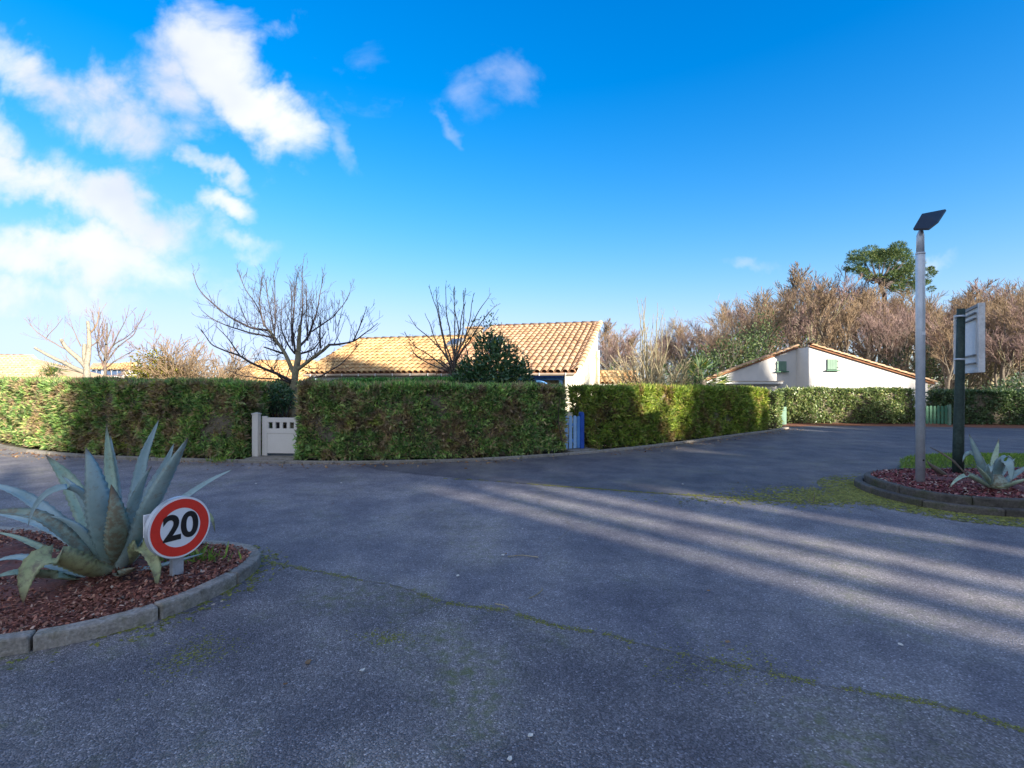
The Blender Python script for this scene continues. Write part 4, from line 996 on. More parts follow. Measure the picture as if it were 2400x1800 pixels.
# walls
gin = .10
wallslab(house, 'gable_wall', [hp_(gin, .0, 0), hp_(gin, LR, 0), hp_(gin, LR, RR-.06), hp_(gin, .0, ER-.06)], eR, .25, M['render_cream'])
wallslab(house, 'front_wall', [hp_(WR, 1.7, 0), hp_(.27, 1.7, 0), hp_(.27, 1.7, 2.5), hp_(WR, 1.7, 2.5)], -fD, .2, M['render_cream'])
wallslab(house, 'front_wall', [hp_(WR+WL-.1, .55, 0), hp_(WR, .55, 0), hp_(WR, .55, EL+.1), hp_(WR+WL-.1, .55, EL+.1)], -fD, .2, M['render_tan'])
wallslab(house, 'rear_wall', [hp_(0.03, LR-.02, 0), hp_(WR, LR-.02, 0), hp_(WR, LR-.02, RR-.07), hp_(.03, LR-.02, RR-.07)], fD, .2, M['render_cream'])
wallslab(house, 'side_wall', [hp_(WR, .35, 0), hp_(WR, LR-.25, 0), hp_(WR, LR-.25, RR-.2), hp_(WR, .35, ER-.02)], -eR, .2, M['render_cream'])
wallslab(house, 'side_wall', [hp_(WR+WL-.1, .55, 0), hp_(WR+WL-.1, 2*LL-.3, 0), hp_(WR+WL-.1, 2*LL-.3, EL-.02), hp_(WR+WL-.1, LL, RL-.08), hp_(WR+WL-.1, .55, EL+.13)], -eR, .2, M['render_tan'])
HM = frame(eR, fD, UP)
def hbox(name, w0, w1, d0, d1, z0, z1, mat, parent=None, bev=.004):
    c = (hp_(w0, d0, z0)+hp_(w1, d1, z1))/2-C0
    return MB().box(c, (abs(w1-w0), abs(d1-d0), z1-z0), HM).obj(name, mat, parent or house, bevel=bev)
# gutters with brackets
def gutter(w0, w1, z, mat):
    g = MB(); pr = [(-.065, .045), (-.06, .0), (-.035, -.035), (0, -.045), (.03, -.03), (.035, .04), (.027, .04), (.02, -.025), (0, -.036), (-.03, -.028), (-.05, 0), (-.055, .045)]
    a = [hp_(w0, x, z+y)-C0 for x, y in pr]; b = [hp_(w1, x, z+y)-C0 for x, y in pr]; n = len(pr)
    return g.add(a+b, [((i+1) % n, i, n+i, n+(i+1) % n) for i in range(n)]+[tuple(range(n)), tuple(range(2*n-1, n-1, -1))]).obj('gutter', mat, house)
g1 = gutter(.05, WR-.02, ER-.07, M['gutter']); g2 = gutter(WR+.02, WR+WL+.05, EL-.07, M['gutter'])
for i in range(6): hbox('gutter_bracket', .3+i*.85, .33+i*.85, -.075, -.066, ER-.11, ER-.02, M['white'], g1, 0)
for i in range(8): hbox('gutter_bracket', WR+.3+i*.68, WR+.33+i*.68, -.075, -.066, EL-.11, EL-.02, M['white'], g2, 0)
# porch timber
hbox('beam', .36, WR-.2, .18, .30, ER-.245, ER-.145, M['blue'])
hbox('fascia', .36, WR-.2, .03, .05, ER-.15, ER-.06, M['blue_deep'])
hbox('porch_post', .46, .58, .17, .31, 0, ER-.25, M['blue_pale'])
br = MB(); pts = []
for k in range(9):
    a = R(90)*k/8; w_ = .42+.75*math.sin(a); z_ = ER-.26-.62+.62*(1-math.cos(a))*1.0
    pts.append(hp_(.56+.78*(k/8), .24, ER-.27-.52*(1-math.sin(R(90)*k/8)))-C0)
br.tube(pts, .045, 4).obj('brace', M['blue'], house)
hbox('porch_window', 2.0, 2.9, 1.64, 1.69, .9, 1.75, M['glass']); hbox('shutter', 1.45, 1.95, 1.62, 1.66, .9, 1.75, M['blue'])
# blinds and shutter under the left eave
hbox('blind_box', WR+3.1, WR+WL-.3, .30, .52, EL-.26, EL-.14, M['white']); hbox('blind_box', WR+.1, WR+2.6, .28, .52, EL-.24, EL-.10, M['white'])
hbox('shutter', WR+3.3, WR+4.15, .46, .52, .8, 1.70, M['blue'])
dp = hp_(WR+2.85, .4, 0)-C0
MB().tube([hp_(WR+2.85, .0, EL-.1)-C0, hp_(WR+2.80, .2, EL-.2)-C0, hp_(WR+2.72, .5, EL-.36)-C0, hp_(WR+2.72, .5, .1)-C0], .04, 8).obj('downpipe', M['gutter'], house, True)
MB().tube([hp_(-.03, LR-.25, ER+1.0)-C0, hp_(-.03, LR-.25, .1)-C0], .045, 8).obj('downpipe', M['render_cream'], house, True)
# chimney, skylights
ch = hbox('chimney', WR-.2, WR+.35, 3.55, 3.95, 2.9, 3.86, M['rust']); hbox('chimney_cap', WR-.26, WR+.41, 3.49, 4.01, 3.86, 3.93, M['tile'], ch)
def skylight(w, dpt, ez, rise, run, part, sw=.5, sl_=.75):
    sdir = (fD*run+UP*rise).normalized(); n = eR.cross(sdir); n = n if n.z > 0 else -n
    c = hp_(w, dpt, ez+dpt*rise/run)-C0+n*.12; m = frame(eR, sdir, n)
    o = MB().box(c, (sw, sl_, .08), m).obj('skylight', M['grey_rail'], house, bevel=.006)
    MB().box(c+n*.045, (sw-.12, sl_-.12, .012), m).obj('pane', M['glass'], o)
skylight(WR+.45, 2.6, EL, RL-EL, LL, part_l); skylight(3.65, 3.0, ER, RR-ER, LR, part_r)
tm2 = text_mesh('142', .16, .003); on = link('house_number', tm2, M['grey_rail'], house)
nl = hp_(gin-.004, .36, 1.56)-C0; on.matrix_local = Matrix.Translation(nl) @ frame(fD, UP, eR).to_4x4()
hbox('lamp', gin-.08, gin-.005, 1.1, 1.2, 1.02, 1.12, M['black'])

# ---- low annex right of it
an = empty('annex', (4.4, 22.2, 0), label='small tiled lean-to right of the cream gable', cat='outbuilding')
aO = Vector((3.55, 22.0, 1.62)); aW, aL = 2.0, 1.5
a_s = Vector((0, math.cos(R(20)), math.sin(R(20)))); a_e = Vector((1, 0, 0))
ap = MB().add([aO-an.location, aO+a_e*aW-an.location, aO+a_e*aW+a_s*aL-an.location, aO+a_s*aL-an.location], [(0, 1, 2, 3)]).obj('roof', M['deck'], an)
place_tiles(an, ap, roof_tiles(aO, a_e, a_s, aW, aL), M['tile_gold'], 60)
run_tiles(an, ap, aO+a_s*aL, aO+a_s*aL+a_e*aW, M['tile_gold'])
MB().box(Vector((4.55, 22.02, 1.54))-an.location, (2.0, .06, .10)).obj('fascia', M['white_pvc'], an)
MB().box(Vector((4.55, 22.8, .78))-an.location, (1.96, 1.3, 1.55)).obj('wall', M['render_tan'], an)

# ---- white gable house on the right
WH = empty('gable_house', (14.5, 25.0, 0), label='white gable house with green shutters and a tiled rake behind the laurel hedge', cat='house')
yR, yL = 25.0, 26.1
pk = Vector((14.5, yR, 3.47)); re = Vector((20.45, yR, 1.66)); zl = 1.78; xl = 1200; 
lx = (1652-1200)/1200*yL; slope = (3.47-zl)/(14.5-lx)
wallslab(WH, 'gable_wall', [(14.5, yR, 0), (20.3, yR, 0), (20.3, yR, 1.66), (14.5, yR, 3.42)], (0, -1, 0), .25, M['render_white'])
wallslab(WH, 'gable_wall', [(lx+.1, yL, 0), (14.5, yL, 0), (14.5, yL, 3.40), (lx+.1, yL, zl-.04)], (0, -1, 0), .25, M['render_white'])
wallslab(WH, 'side_wall', [(14.5, yL, 0), (14.5, yR+.25, 0), (14.5, yR+.25, 3.40), (14.5, yL, 3.40)], (-1, 0, 0), .22, M['render_white'])
wallslab(WH, 'side_wall', [(20.3, yR+.25, 0), (20.3+8.7*math.tan(R(28)), 34, 0), (20.3+8.7*math.tan(R(28)), 34, 1.66), (20.3, yR+.25, 1.66)], (1, 0, 0), .22, M['render_white'])
wo_ = Vector(WH.location)
def roofslab(name, a, b, c, d, t, mat):
    n = (Vector(b)-Vector(a)).cross(Vector(d)-Vector(a)).normalized(); n = n if n.z > 0 else -n
    v = [Vector(x)-wo_ for x in (a, b, c, d)]; v += [x-n*t for x in v]
    return MB().add(v, [(0, 1, 2, 3), (7, 6, 5, 4), (0, 4, 5, 1), (1, 5, 6, 2), (2, 6, 7, 3), (3, 7, 4, 0)]).obj(name, mat, WH)
SK = 9*math.tan(R(28))       # the plot is askew: ridge and side walls run back to the right
rr_ = roofslab('roof', (14.5, yR-.1, 3.50), (20.6, yR-.1, 1.66), (20.6+SK, 34, 1.66), (14.5+SK, 34, 3.50), .07, M['deck'])
rl_ = roofslab('roof', (lx-.15, yL-.1, zl), (14.5, yL-.1, 3.50), (14.5+SK, 34, 3.50), (lx-.15+SK, 34, zl), .07, M['deck'])
run_tiles(WH, rr_, (20.62, yR-.06, 1.67), (14.5, yR-.06, 3.52), M['tile'], 'verge_tile', 1.1)
run_tiles(WH, rl_, (lx-.15, yL-.06, zl+.01), (14.45, yL-.06, 3.52), M['tile'], 'verge_tile', 1.1)
run_tiles(WH, rr_, (14.5+SK, 33.9, 3.54), (14.5, yR-.1, 3.54), M['tile'], 'ridge_tile', 1.2)
def shutter(px0, px1, py0, py1, y, hinge):
    a = P(px0, py1, y); b = P(px1, py0, y); w, h = b.x-a.x, b.z-a.z; c = Vector(((a.x+b.x)/2, y-.03, (a.z+b.z)/2))-wo_
    o = MB().box(c, (w+.01, .02, h+.01)).obj('window', M['green_paint'], WH)
    for i in range(4): MB().box(c+Vector((-w/2+w*(i+.5)/4, -.022, 0)), (w/4-.006, .025, h)).obj('shutter_board', M['green_paint'], o)
    MB().box(c+Vector((0, -.06, -h/2-.05)), (w+.16, .12, .05)).obj('sill', M['green_dark'], o)
    for z_ in (-.3, .3): MB().box(c+Vector((hinge*(w/2), -.045, z_*h)), (.09, .02, .03)).obj('hinge', M['black'], o)
shutter(1820, 1842, 847, 869, yL, -1); shutter(1938, 1962, 842, 866, yR, 1)
a = P(1672, 897, yL-.15); b = P(1833, 897, yL-.15)
aw = MB().box(((a+b)/2)-wo_+Vector((0, 0, .0)), (b.x-a.x, .18, .10)).obj('awning_box', M['white'], WH, bevel=.01)
MB().box(((a+b)/2)-wo_+Vector((0, -.02, .075)), (b.x-a.x+.04, .22, .03)).obj('awning_cover', M['gutter'], aw)
MB().box(((a+b)/2)-wo_+Vector((0, -.06, -.075)), (b.x-a.x-.1, .1, .03)).obj('awning_bar', M['grey_rail'], aw)
MB().tube([Vector((20.62, yR-.12, 1.62))-wo_, Vector((20.62+SK, 34, 1.62))-wo_], .06, 8).obj('gutter', M['white_pvc'], WH, True)
MB().tube([Vector((20.6, yR-.02, 1.58))-wo_, Vector((20.5, yR+.05, 1.45))-wo_, Vector((20.38, yR+.1, 1.36))-wo_, Vector((20.38, yR+.1, .1))-wo_], .04, 8).obj('downpipe', M['white_pvc'], WH, True)

# ---- far houses on the left
def far_house(name, label, ridge, eave, wall_z0, wallmat, tilemat, hipR=None, depth=4):
    pass
# golden roof behind the big bare tree
h5 = empty('tiled_house', (-12.3, 24.5, 0), label='low house with a golden hipped roof behind the largest bare tree', cat='house')
e0, e1 = P(500, 897, 24), P(720, 899, 24); r0_, r1_ = P(612, 849, 27), P(735, 849, 27)
o_ = Vector(h5.location)
h5r = MB().add([e0-o_, e1-o_, r1_-o_, r0_-o_, e0+Vector((1.2, 6, 0))-o_], [(0, 1, 2, 3), (4, 0, 3)]).obj('roof', M['tile_gold'], h5)
sdir = (Vector((0, r0_.y-e0.y, r0_.z-e0.z))).normalized(); slen = math.hypot(r0_.y-e0.y, r0_.z-e0.z); wid = e1.x-e0.x; hx = r0_.x-e0.x
place_tiles(h5, h5r, roof_tiles(e0, (1, 0, 0), sdir, wid, slen, skip=lambda x, y: x < hx*y/slen), M['tile_gold'], 0)
run_tiles(h5, h5r, r0_+UP*.02, r1_+UP*.02, M['tile_gold']); run_tiles(h5, h5r, e0+UP*.03, r0_+UP*.03, M['tile_gold'], 'hip_tile')
MB().box((e0+e1)/2-o_+Vector((.3, 1.6, -.85)), (wid-.9, 2.4, 1.6)).obj('wall', M['render_cream'], h5)
MB().box((e0+e1)/2-o_+Vector((0, -.03, -.06)), (wid, .08, .08)).obj('gutter', M['gutter'], h5)
# pale roof at the far left
h3 = empty('tiled_house', (-28, 29, 0), label='white-walled house with a pale orange hipped roof beyond the long hedge', cat='house'); o_ = Vector(h3.location)
e0, e1 = P(-220, 887, 26.5), P(128, 887, 26.5); r0_, r1_ = P(-150, 834, 30), P(62, 836, 30)
h3r = MB().add([e0-o_, e1-o_, r1_-o_, r0_-o_, e1+Vector((-1, 6, 0))-o_], [(0, 1, 2, 3), (1, 4, 2)]).obj('roof', M['tile_pale'], h3)
sdir = (Vector((0, r0_.y-e0.y, r0_.z-e0.z))).normalized(); slen = math.hypot(r0_.y-e0.y, r0_.z-e0.z); wid = e1.x-e0.x; hx = e1.x-r1_.x
place_tiles(h3, h3r, roof_tiles(e0, (1, 0, 0), sdir, wid, slen, skip=lambda x, y: x > wid-hx*y/slen), M['tile_pale'], 0)
run_tiles(h3, h3r, r0_+UP*.02, r1_+UP*.02, M['tile_pale']); run_tiles(h3, h3r, e1+UP*.03, r1_+UP*.03, M['tile_pale'], 'hip_tile')
MB().box((e0+e1)/2-o_+Vector((-.1, 1.6, -.9)), (wid-.5, 2.6, 1.72)).obj('wall', M['white'], h3)
MB().box((e0+e1)/2-o_+Vector((0, -.03, -.07)), (wid, .09, .1)).obj('gutter', M['white'], h3)
# white house with arched windows
h4 = empty('white_house', (-32, 40, 0), label='distant white house with five dark blue arched windows', cat='house'); o_ = Vector(h4.location)
e0, e1 = P(206, 866, 40), P(300, 866, 40); r0_, r1_ = P(218, 851, 42.5), P(288, 851, 42.5)
h4r = MB().add([e0-o_, e1-o_, r1_-o_, r0_-o_, e0+Vector((.4, 5, 0))-o_, e1+Vector((-.4, 5, 0))-o_], [(0, 1, 2, 3), (4, 0, 3), (1, 5, 2)]).obj('roof', M['tile_pale'], h4)
sdir = (Vector((0, r0_.y-e0.y, r0_.z-e0.z))).normalized(); slen = math.hypot(r0_.y-e0.y, r0_.z-e0.z); wid = e1.x-e0.x
place_tiles(h4, h4r, roof_tiles(e0, (1, 0, 0), sdir, wid, slen, skip=lambda x, y: x < .4*y or x > wid-.4*y), M['tile_gold'], 0)
hw = e0.z-.08
MB().box(Vector(((e0.x+e1.x)/2, 42, hw/2))-o_, (wid-.3, 3.4, hw)).obj('wall', M['white'], h4)
for i, px in enumerate((219, 232, 255, 268, 281)):
    c = P(px, 875, 40.28)-o_; w_ = .40; pts = [(-w_/2, -.22), (w_/2, -.22)]+[(w_/2*math.cos(math.pi*k/8), .08+w_/2*math.sin(math.pi*k/8)) for k in range(9)]
    n = len(pts); v = [c+Vector((x, 0, z)) for x, z in pts]+[c+Vector((x, .05, z)) for x, z in pts]
    MB().add(v, [tuple(range(n)), tuple(range(2*n-1, n-1, -1))]+[((i_+1) % n, i_, n+i_, n+(i_+1) % n) for i_ in range(n)]).obj('window', M['blueglass'], h4)
# ================================================================== NEAR TREES AND SHRUBS
def traced_tree(name, label, base, limbs, shoots, bark, twig, seed, twn=(7, 10), tl=(.25, .7), thick_k=1.0, spreadd=.5, up=.16, minr=.0032):
    """limbs: list of (list of 3D points, r0, r1); twigs grow along them"""
    rg = np.random.default_rng(seed); root = empty(name, base, label=label, cat='tree'); o = np.array(base)
    thick, thin = [], []
    for pts, r0, r1, kind in limbs:
        a = np.array([tuple(p) for p in pts])-o
        s = np.r_[0, np.cumsum(np.linalg.norm(np.diff(a, axis=0), axis=1))]; n = max(5, int(s[-1]/.09)); u = np.linspace(0, s[-1], n)
        q = np.stack([np.interp(u, s, a[:, i]) for i in range(3)], 1)
        q[1:] += rg.normal(size=(n-1, 3))*.012
        for _ in range(2): q[1:-1] = (q[:-2]+2*q[1:-1]+q[2:])/4
        rad = np.linspace(r0, r1, n)*thick_k
        (thick if kind == 't' else thin).append((q, rad))
        if kind == 't' and r0 > .055: continue
        L = s[-1]
        for i in range(int(L*rg.uniform(*twn))):
            f = rg.uniform(.12, 1); k = min(int(f*(n-1)), n-2); d = unit(q[k+1]-q[k])
            dd = unit(d*.5+rg.normal(size=3)*.65+np.array([0, 0, .45]))
            out = []
            branch(out, q[k], dd, rg.uniform(*tl)*(1.15-.55*f), max(.3*rad[k], minr*1.3), 1, 2, rg, up*.7, .07, (1, 3), .45, minr, (18, 42), taper=.3)
            thin += [(p, r) for p, r, l in out]
    for (p0, d, L, r) in shoots:
        out = []; branch(out, np.array(tuple(p0))-o, d, L, r, 1, 2, rg, .08, .05, (2, 4), .3, minr, (20, 40)); thin += [(p, rr) for p, rr, l in out]
    if not thick: thick, thin = [x for x in thin if x[1][0] > .025], [x for x in thin if x[1][0] <= .025]
    link('trunk', tubes_mesh('trunk', thick, 9, 6, .02), bark, root)
    link('crown', tubes_mesh('crown', thin, 5, 4, .012), twig, root)
    return root
rg = np.random.default_rng(21)
dA = 12.6
def tA(x, y, dd=0): return P(450+x/3.318, 600+y/3.318, dA+dd)
bA = tA(772, 1300); bA.z = 0
limA = [([bA, tA(778, 1150), tA(798, 960), tA(815, 850), tA(828, 740)], .105, .07, 't'),
 ([tA(828, 740), tA(832, 640), tA(845, 540, -.1)], .06, .035, 't'),
 ([tA(800, 930), tA(745, 800, .1), tA(690, 700, .2), tA(640, 640, .2), tA(600, 580, .25)], .055, .034, 't'),
 ([tA(600, 580, .25), tA(460, 560, .4), tA(330, 500, .5), tA(220, 420, .5), tA(100, 310, .5), tA(40, 240, .5), tA(8, 130, .5)], .032, .008, 'b'),
 ([tA(650, 640, .2), tA(480, 600, -.1), tA(330, 560, -.3), tA(200, 510, -.4), tA(75, 430, -.5)], .026, .007, 'b'),
 ([tA(775, 970), tA(680, 920, -.2), tA(570, 880, -.4), tA(470, 840, -.5), tA(370, 770, -.6), tA(270, 740, -.7), tA(150, 700, -.8), tA(70, 570, -.8)], .042, .008, 'b'),
 ([tA(370, 770, -.6), tA(290, 650, -.6), tA(180, 540, -.6)], .018, .006, 'b'),
 ([tA(775, 985), tA(690, 960, .3), tA(560, 950, .5), tA(380, 930, .6), tA(240, 870, .6)], .026, .006, 'b'),
 ([tA(815, 890), tA(880, 840, -.1), tA(930, 800, -.2), tA(1000, 750, -.3), tA(1070, 690, -.4)], .048, .034, 't'),
 ([tA(1070, 690, -.4), tA(1160, 685, -.5), tA(1250, 670, -.5), tA(1320, 620, -.5), tA(1440, 530, -.5)], .030, .007, 'b'),
 ([tA(1250, 670, -.5), tA(1300, 560, -.5), tA(1335, 480, -.5), tA(1360, 390, -.5)], .018, .006, 'b'),
 ([tA(838, 700), tA(900, 640, .2), tA(940, 550, .3), tA(985, 380, .35), tA(1015, 180, .35)], .034, .006, 'b'),
 ([tA(840, 760), tA(950, 730, .3), tA(1010, 640, .4), tA(1050, 590, .45)], .028, .010, 'b'),
 ([tA(845, 540, -.1), tA(862, 420, -.1), tA(860, 300, -.1), tA(855, 105, -.1)], .024, .005, 'b'),
 ([tA(805, 760), tA(780, 620, .1), tA(790, 450, .1), tA(805, 280, .1), tA(822, 130, .1)], .03, .005, 'b'),
 ([tA(720, 760, .15), tA(640, 735, 0), tA(560, 705, -.1)], .03, .016, 'b'),
 ([tA(930, 590, .3), tA(1010, 540, .4), tA(1090, 480, .4), tA(1180, 380, .4), tA(1235, 270, .4)], .022, .006, 'b'),
 ([tA(600, 580, .25), tA(555, 540, .1), tA(520, 400, .1), tA(430, 290, .1), tA(370, 145, .1)], .022, .006, 'b'),
 ([tA(560, 550, .1), tA(528, 380, 0), tA(545, 125, 0)], .02, .005, 'b'),
 ([tA(640, 600, .1), tA(605, 420, .3), tA(570, 185, .3)], .018, .005, 'b'),
 ([tA(640, 620, .1), tA(652, 420, .2), tA(637, 110, .2)], .02, .005, 'b'),
 ([tA(820, 985), tA(900, 965, -.2), tA(1000, 935, -.4), tA(1090, 880, -.5), tA(1200, 810, -.5), tA(1300, 690, -.5)], .03, .006, 'b'),
 ([tA(770, 990), tA(700, 960, -.3), tA(600, 860, -.6), tA(530, 800, -.8)], .022, .006, 'b'),
 ([tA(1000, 720, -.3), tA(995, 600, -.3), tA(990, 480, -.3)], .028, .012, 'b'),
 ([tA(800, 760), tA(740, 690, -.3), tA(690, 560, -.5), tA(700, 320, -.5)], .024, .005, 'b'),
 ([tA(900, 660, .2), tA(890, 480, .2), tA(895, 210, .2)], .02, .005, 'b'),
 ([tA(780, 700), tA(770, 540, .0), tA(782, 190, .0)], .02, .005, 'b')]
shA = []
for i in range(46):
    x = rg.uniform(430, 1130); y = rg.uniform(520, 720); shA.append((tA(x, y, rg.uniform(-.6, .6)), (rg.normal()*.22, rg.normal()*.2, 1), rg.uniform(.5, 1.25), .007))
traced_tree('bare_tree', 'largest bare spreading tree with upright shoots behind the off-white gate', bA, limA, shA, M['bark_lichen'], M['bark_dark'], 31, (9, 13), (.28, .8))
# tree B: vase of bare stems before the tiled roof
dB = 14.2
def tB(x, y, dd=0): return P(900+x/3.456, 640+y/3.456, dB+dd)
bB = tB(560, 960); bB.z = 0; limB = []
for (pts) in ([(560, 780), (570, 640), (575, 400), (570, 110)], [(545, 780), (500, 640), (470, 500), (430, 300), (365, 110)], [(550, 700), (490, 560), (455, 380), (425, 200), (425, 110)],
              [(570, 700), (600, 540), (630, 380), (660, 130)], [(570, 700), (640, 560), (720, 400), (800, 250), (870, 160)], [(560, 760), (480, 640), (350, 510), (250, 430), (205, 340)],
              [(550, 800), (440, 720), (330, 640), (240, 590), (170, 480)], [(570, 700), (540, 520), (500, 300), (505, 90)], [(575, 690), (610, 460), (570, 300), (560, 130)],
              [(575, 720), (680, 540), (760, 480), (850, 420)], [(570, 720), (660, 520), (700, 330), (725, 170)], [(550, 800), (460, 700), (300, 700), (170, 590)], [(580, 720), (640, 480), (650, 300), (640, 140)],
              [(555, 760), (420, 560), (370, 400), (330, 320)], [(570, 720), (700, 540), (800, 380), (915, 250)], [(550, 800), (380, 740), (260, 680), (200, 560)]):
    z_ = rg.uniform(-.6, .6); n = len(pts); limB.append(([bB]+[tB(x, y, z_*(i+1)/n) for i, (x, y) in enumerate(pts)], .045, .006, 'b'))
traced_tree('bare_tree', 'vase-shaped bare tree standing before the golden tiles, beside the glossy shrub', bB, limB, [], M['bark'], M['bark_dark'], 33, (5, 8), (.15, .5))
# tree C: pollarded pale tree at the left
dC = 16.5
def tC(x, y, dd=0): return P(x/3.687, 600+y/3.687, dC+dd)
bC = tC(760, 1150); bC.z = 0
limC = [([bC, tC(760, 1040), tC(745, 960), tC(765, 850), tC(768, 700), tC(770, 660), tC(757, 565)], .15, .045, 't'),
 ([tC(745, 960), tC(690, 900), tC(600, 820), tC(550, 770), tC(528, 720)], .09, .05, 't'), ([tC(740, 930), tC(728, 860), tC(722, 760)], .07, .05, 't'),
 ([tC(740, 1010), tC(620, 960), tC(480, 890), tC(380, 840), tC(300, 790)], .075, .04, 't'), ([tC(740, 1010), tC(640, 985), tC(540, 970), tC(440, 945)], .05, .02, 't'),
 ([tC(690, 880), tC(560, 800), tC(450, 740), tC(380, 700), tC(280, 625), tC(205, 530)], .022, .006, 'b'), ([tC(700, 780), tC(640, 660), tC(605, 540)], .018, .005, 'b'),
 ([tC(770, 680), tC(820, 620), tC(850, 560), tC(860, 440)], .03, .008, 'b'), ([tC(780, 780), tC(840, 750), tC(900, 660), tC(905, 540)], .02, .006, 'b'), ([tC(400, 710), tC(480, 620), tC(540, 535)], .012, .005, 'b')]
traced_tree('bare_tree', 'pollarded pale-barked tree with sawn limb ends above the long hedge', bC, limC, [], M['bark_pale'], M['twig_brown'], 35, (4, 7), (.3, .9))
dC2 = 20
def tD(x, y, dd=0): return P(x/3.687, 600+y/3.687, dC2+dd)
bD = tD(900, 1150); bD.z = 0
limD = [([bD, tD(905, 1040), tD(912, 860), tD(920, 700), tD(930, 580)], .09, .02, 'b')]
for pts in ([(910, 920), (960, 800), (1040, 640), (1095, 540), (1120, 420)], [(915, 860), (990, 760), (1100, 700), (1180, 620), (1200, 540)], [(912, 880), (860, 780), (850, 640), (865, 480)],
            [(905, 980), (1000, 900), (1090, 850), (1170, 810)], [(912, 960), (860, 860), (850, 830)], [(920, 760), (880, 640), (900, 540)], [(920, 740), (960, 640), (970, 560)], [(930, 900), (1020, 780), (1150, 690), (1260, 470)], [(915, 940), (860, 880), (820, 640), (800, 480)]):
    limD.append(([tD(x, y, rg.uniform(-.3, .3)) for x, y in pts], .028, .007, 'b'))
traced_tree('bare_tree', 'slender bare tree with rising twigs beside the pollarded pale tree', bD, limD, [], M['bark'], M['twig_pink'], 37, (4, 6), (.3, .9), minr=.006)

def twig_dome(name, label, base, n, h, spread, seed, twig, bark, lev=3, r=.03, minr=.006, cat='shrub', up=.03, wig=.14, nch=(4, 6), ratio=.55, hs=(.75, 1.05)):
    rg = np.random.default_rng(seed); root = empty(name, base, label=label, cat=cat); out = []
    for i in range(n):
        a = rg.uniform(0, 2*np.pi); t = spread*math.sqrt(rg.random())
        d = (math.cos(a)*math.sin(t), math.sin(a)*math.sin(t), math.cos(t))
        branch(out, (math.cos(a)*.1, math.sin(a)*.1, 0), d, h*rg.uniform(*hs)*(1-.25*math.sin(t)), r, 1, lev, rg, up, wig, nch, ratio, minr, (18, 48), .3)
    link('stem', tubes_mesh('stem', [(p, q_) for p, q_, l in out if l <= 1], 6, 5, .02), bark, root)
    link('crown', tubes_mesh('crown', [(p, q_) for p, q_, l in out if l > 1], 4, 3, .012), twig, root)
    return root
b_ = P(1530, 905, 17.2); b_.z = 0
twig_dome('bare_shrub', 'many-stemmed pale bare shrub between the cream house and the white gable house', b_, 40, 3.0, 1.05, 41, M['twig_tan'], M['bark_lichen'], 3, .034, .008, up=.06, hs=(.6, .95))
b2 = Vector((b_.x, b_.y, 0)); lim = []
for i in range(14):
    a = rg.uniform(-.5, .5); lim.append(([b2, b2+Vector((a*.6, rg.uniform(-.4, .4), 1.6)), b2+Vector((a*1.2, rg.uniform(-.6, .6), 2.8)), b2+Vector((a*1.9+rg.normal()*.1, rg.uniform(-.6, .6), rg.uniform(3.6, 4.6)))], .03, .006, 'b'))
traced_tree('bare_shrub', 'tall upright bare shoots rising out of the pale many-stemmed shrub', b2+Vector((.1, .5, 0)), lim, [], M['bark_lichen'], M['twig_tan'], 43, (2, 3), (.2, .5))
b_ = P(450, 900, 22.5); b_.z = 0
twig_dome('bare_shrub', 'wide dome of bare tan twigs above the long hedge', b_, 95, 3.6, 1.3, 45, M['twig_brown'], M['bark_lichen'], 3, .03, .010, up=.02, nch=(6, 8))
b_ = P(40, 900, 23); b_.z = 0
twig_dome('bare_shrub', 'fine bare shrub before the pale roof at the end of the long hedge', b_, 22, 2.7, 1.0, 47, M['twig_tan'], M['bark_lichen'], 3, .02, .006)

def leafy(name, label, base, blobs, n, leaf, wid, mat, seed, stems=6, cat='shrub', barkm='bark_dark', core=0):
    """blobs: (dx, dy, z, rx, ry, rz) ellipsoids filled near their shells"""
    rg = np.random.default_rng(seed); root = empty(name, base, label=label, cat=cat)
    vol = np.array([b[3]*b[5] for b in blobs]); pr = vol/vol.sum(); P_, D_ = [], []
    for b, k in zip(blobs, (pr*n).astype(int)):
        v = unit(rg.normal(size=(k, 3))); r = 1-.45*rg.random(k)**1.6
        r = r*(1+.13*np.sin(v[:, 0]*7+b[0]*5)+.10*np.sin(v[:, 2]*9+v[:, 1]*6))
        P_.append(v*r[:, None]*np.array(b[3:6])+np.array(b[:3])); D_.append(v+rg.normal(size=(k, 3))*.7+np.array([0, 0, .15]))
    P_ = np.concatenate(P_); D_ = np.concatenate(D_); m = P_[:, 2] > .03; P_, D_ = P_[m], D_[m]
    link('crown', leaf_mesh('crown', P_, D_, rg.uniform(*leaf, len(P_)), rg.uniform(*wid, len(P_)), rg=rg), mat, root, kind='stuff')
    out = []
    for i in range(stems):
        b = blobs[i % len(blobs)]; t = np.array(b[:3])+rg.normal(size=3)*np.array(b[3:6])*.3; s0 = np.array([rg.normal()*.08, rg.normal()*.08, 0])
        d = t-s0; branch(out, s0, d, np.linalg.norm(d), .025, 1, 2, rg, .02, .08, (4, 6), .4, .005)
    link('trunk', tubes_mesh('trunk', [(p, r) for p, r, l in out], 6, 4, .012), M[barkm], root)
    return root
b_ = P(1150, 905, 14.0); b_.z = 0
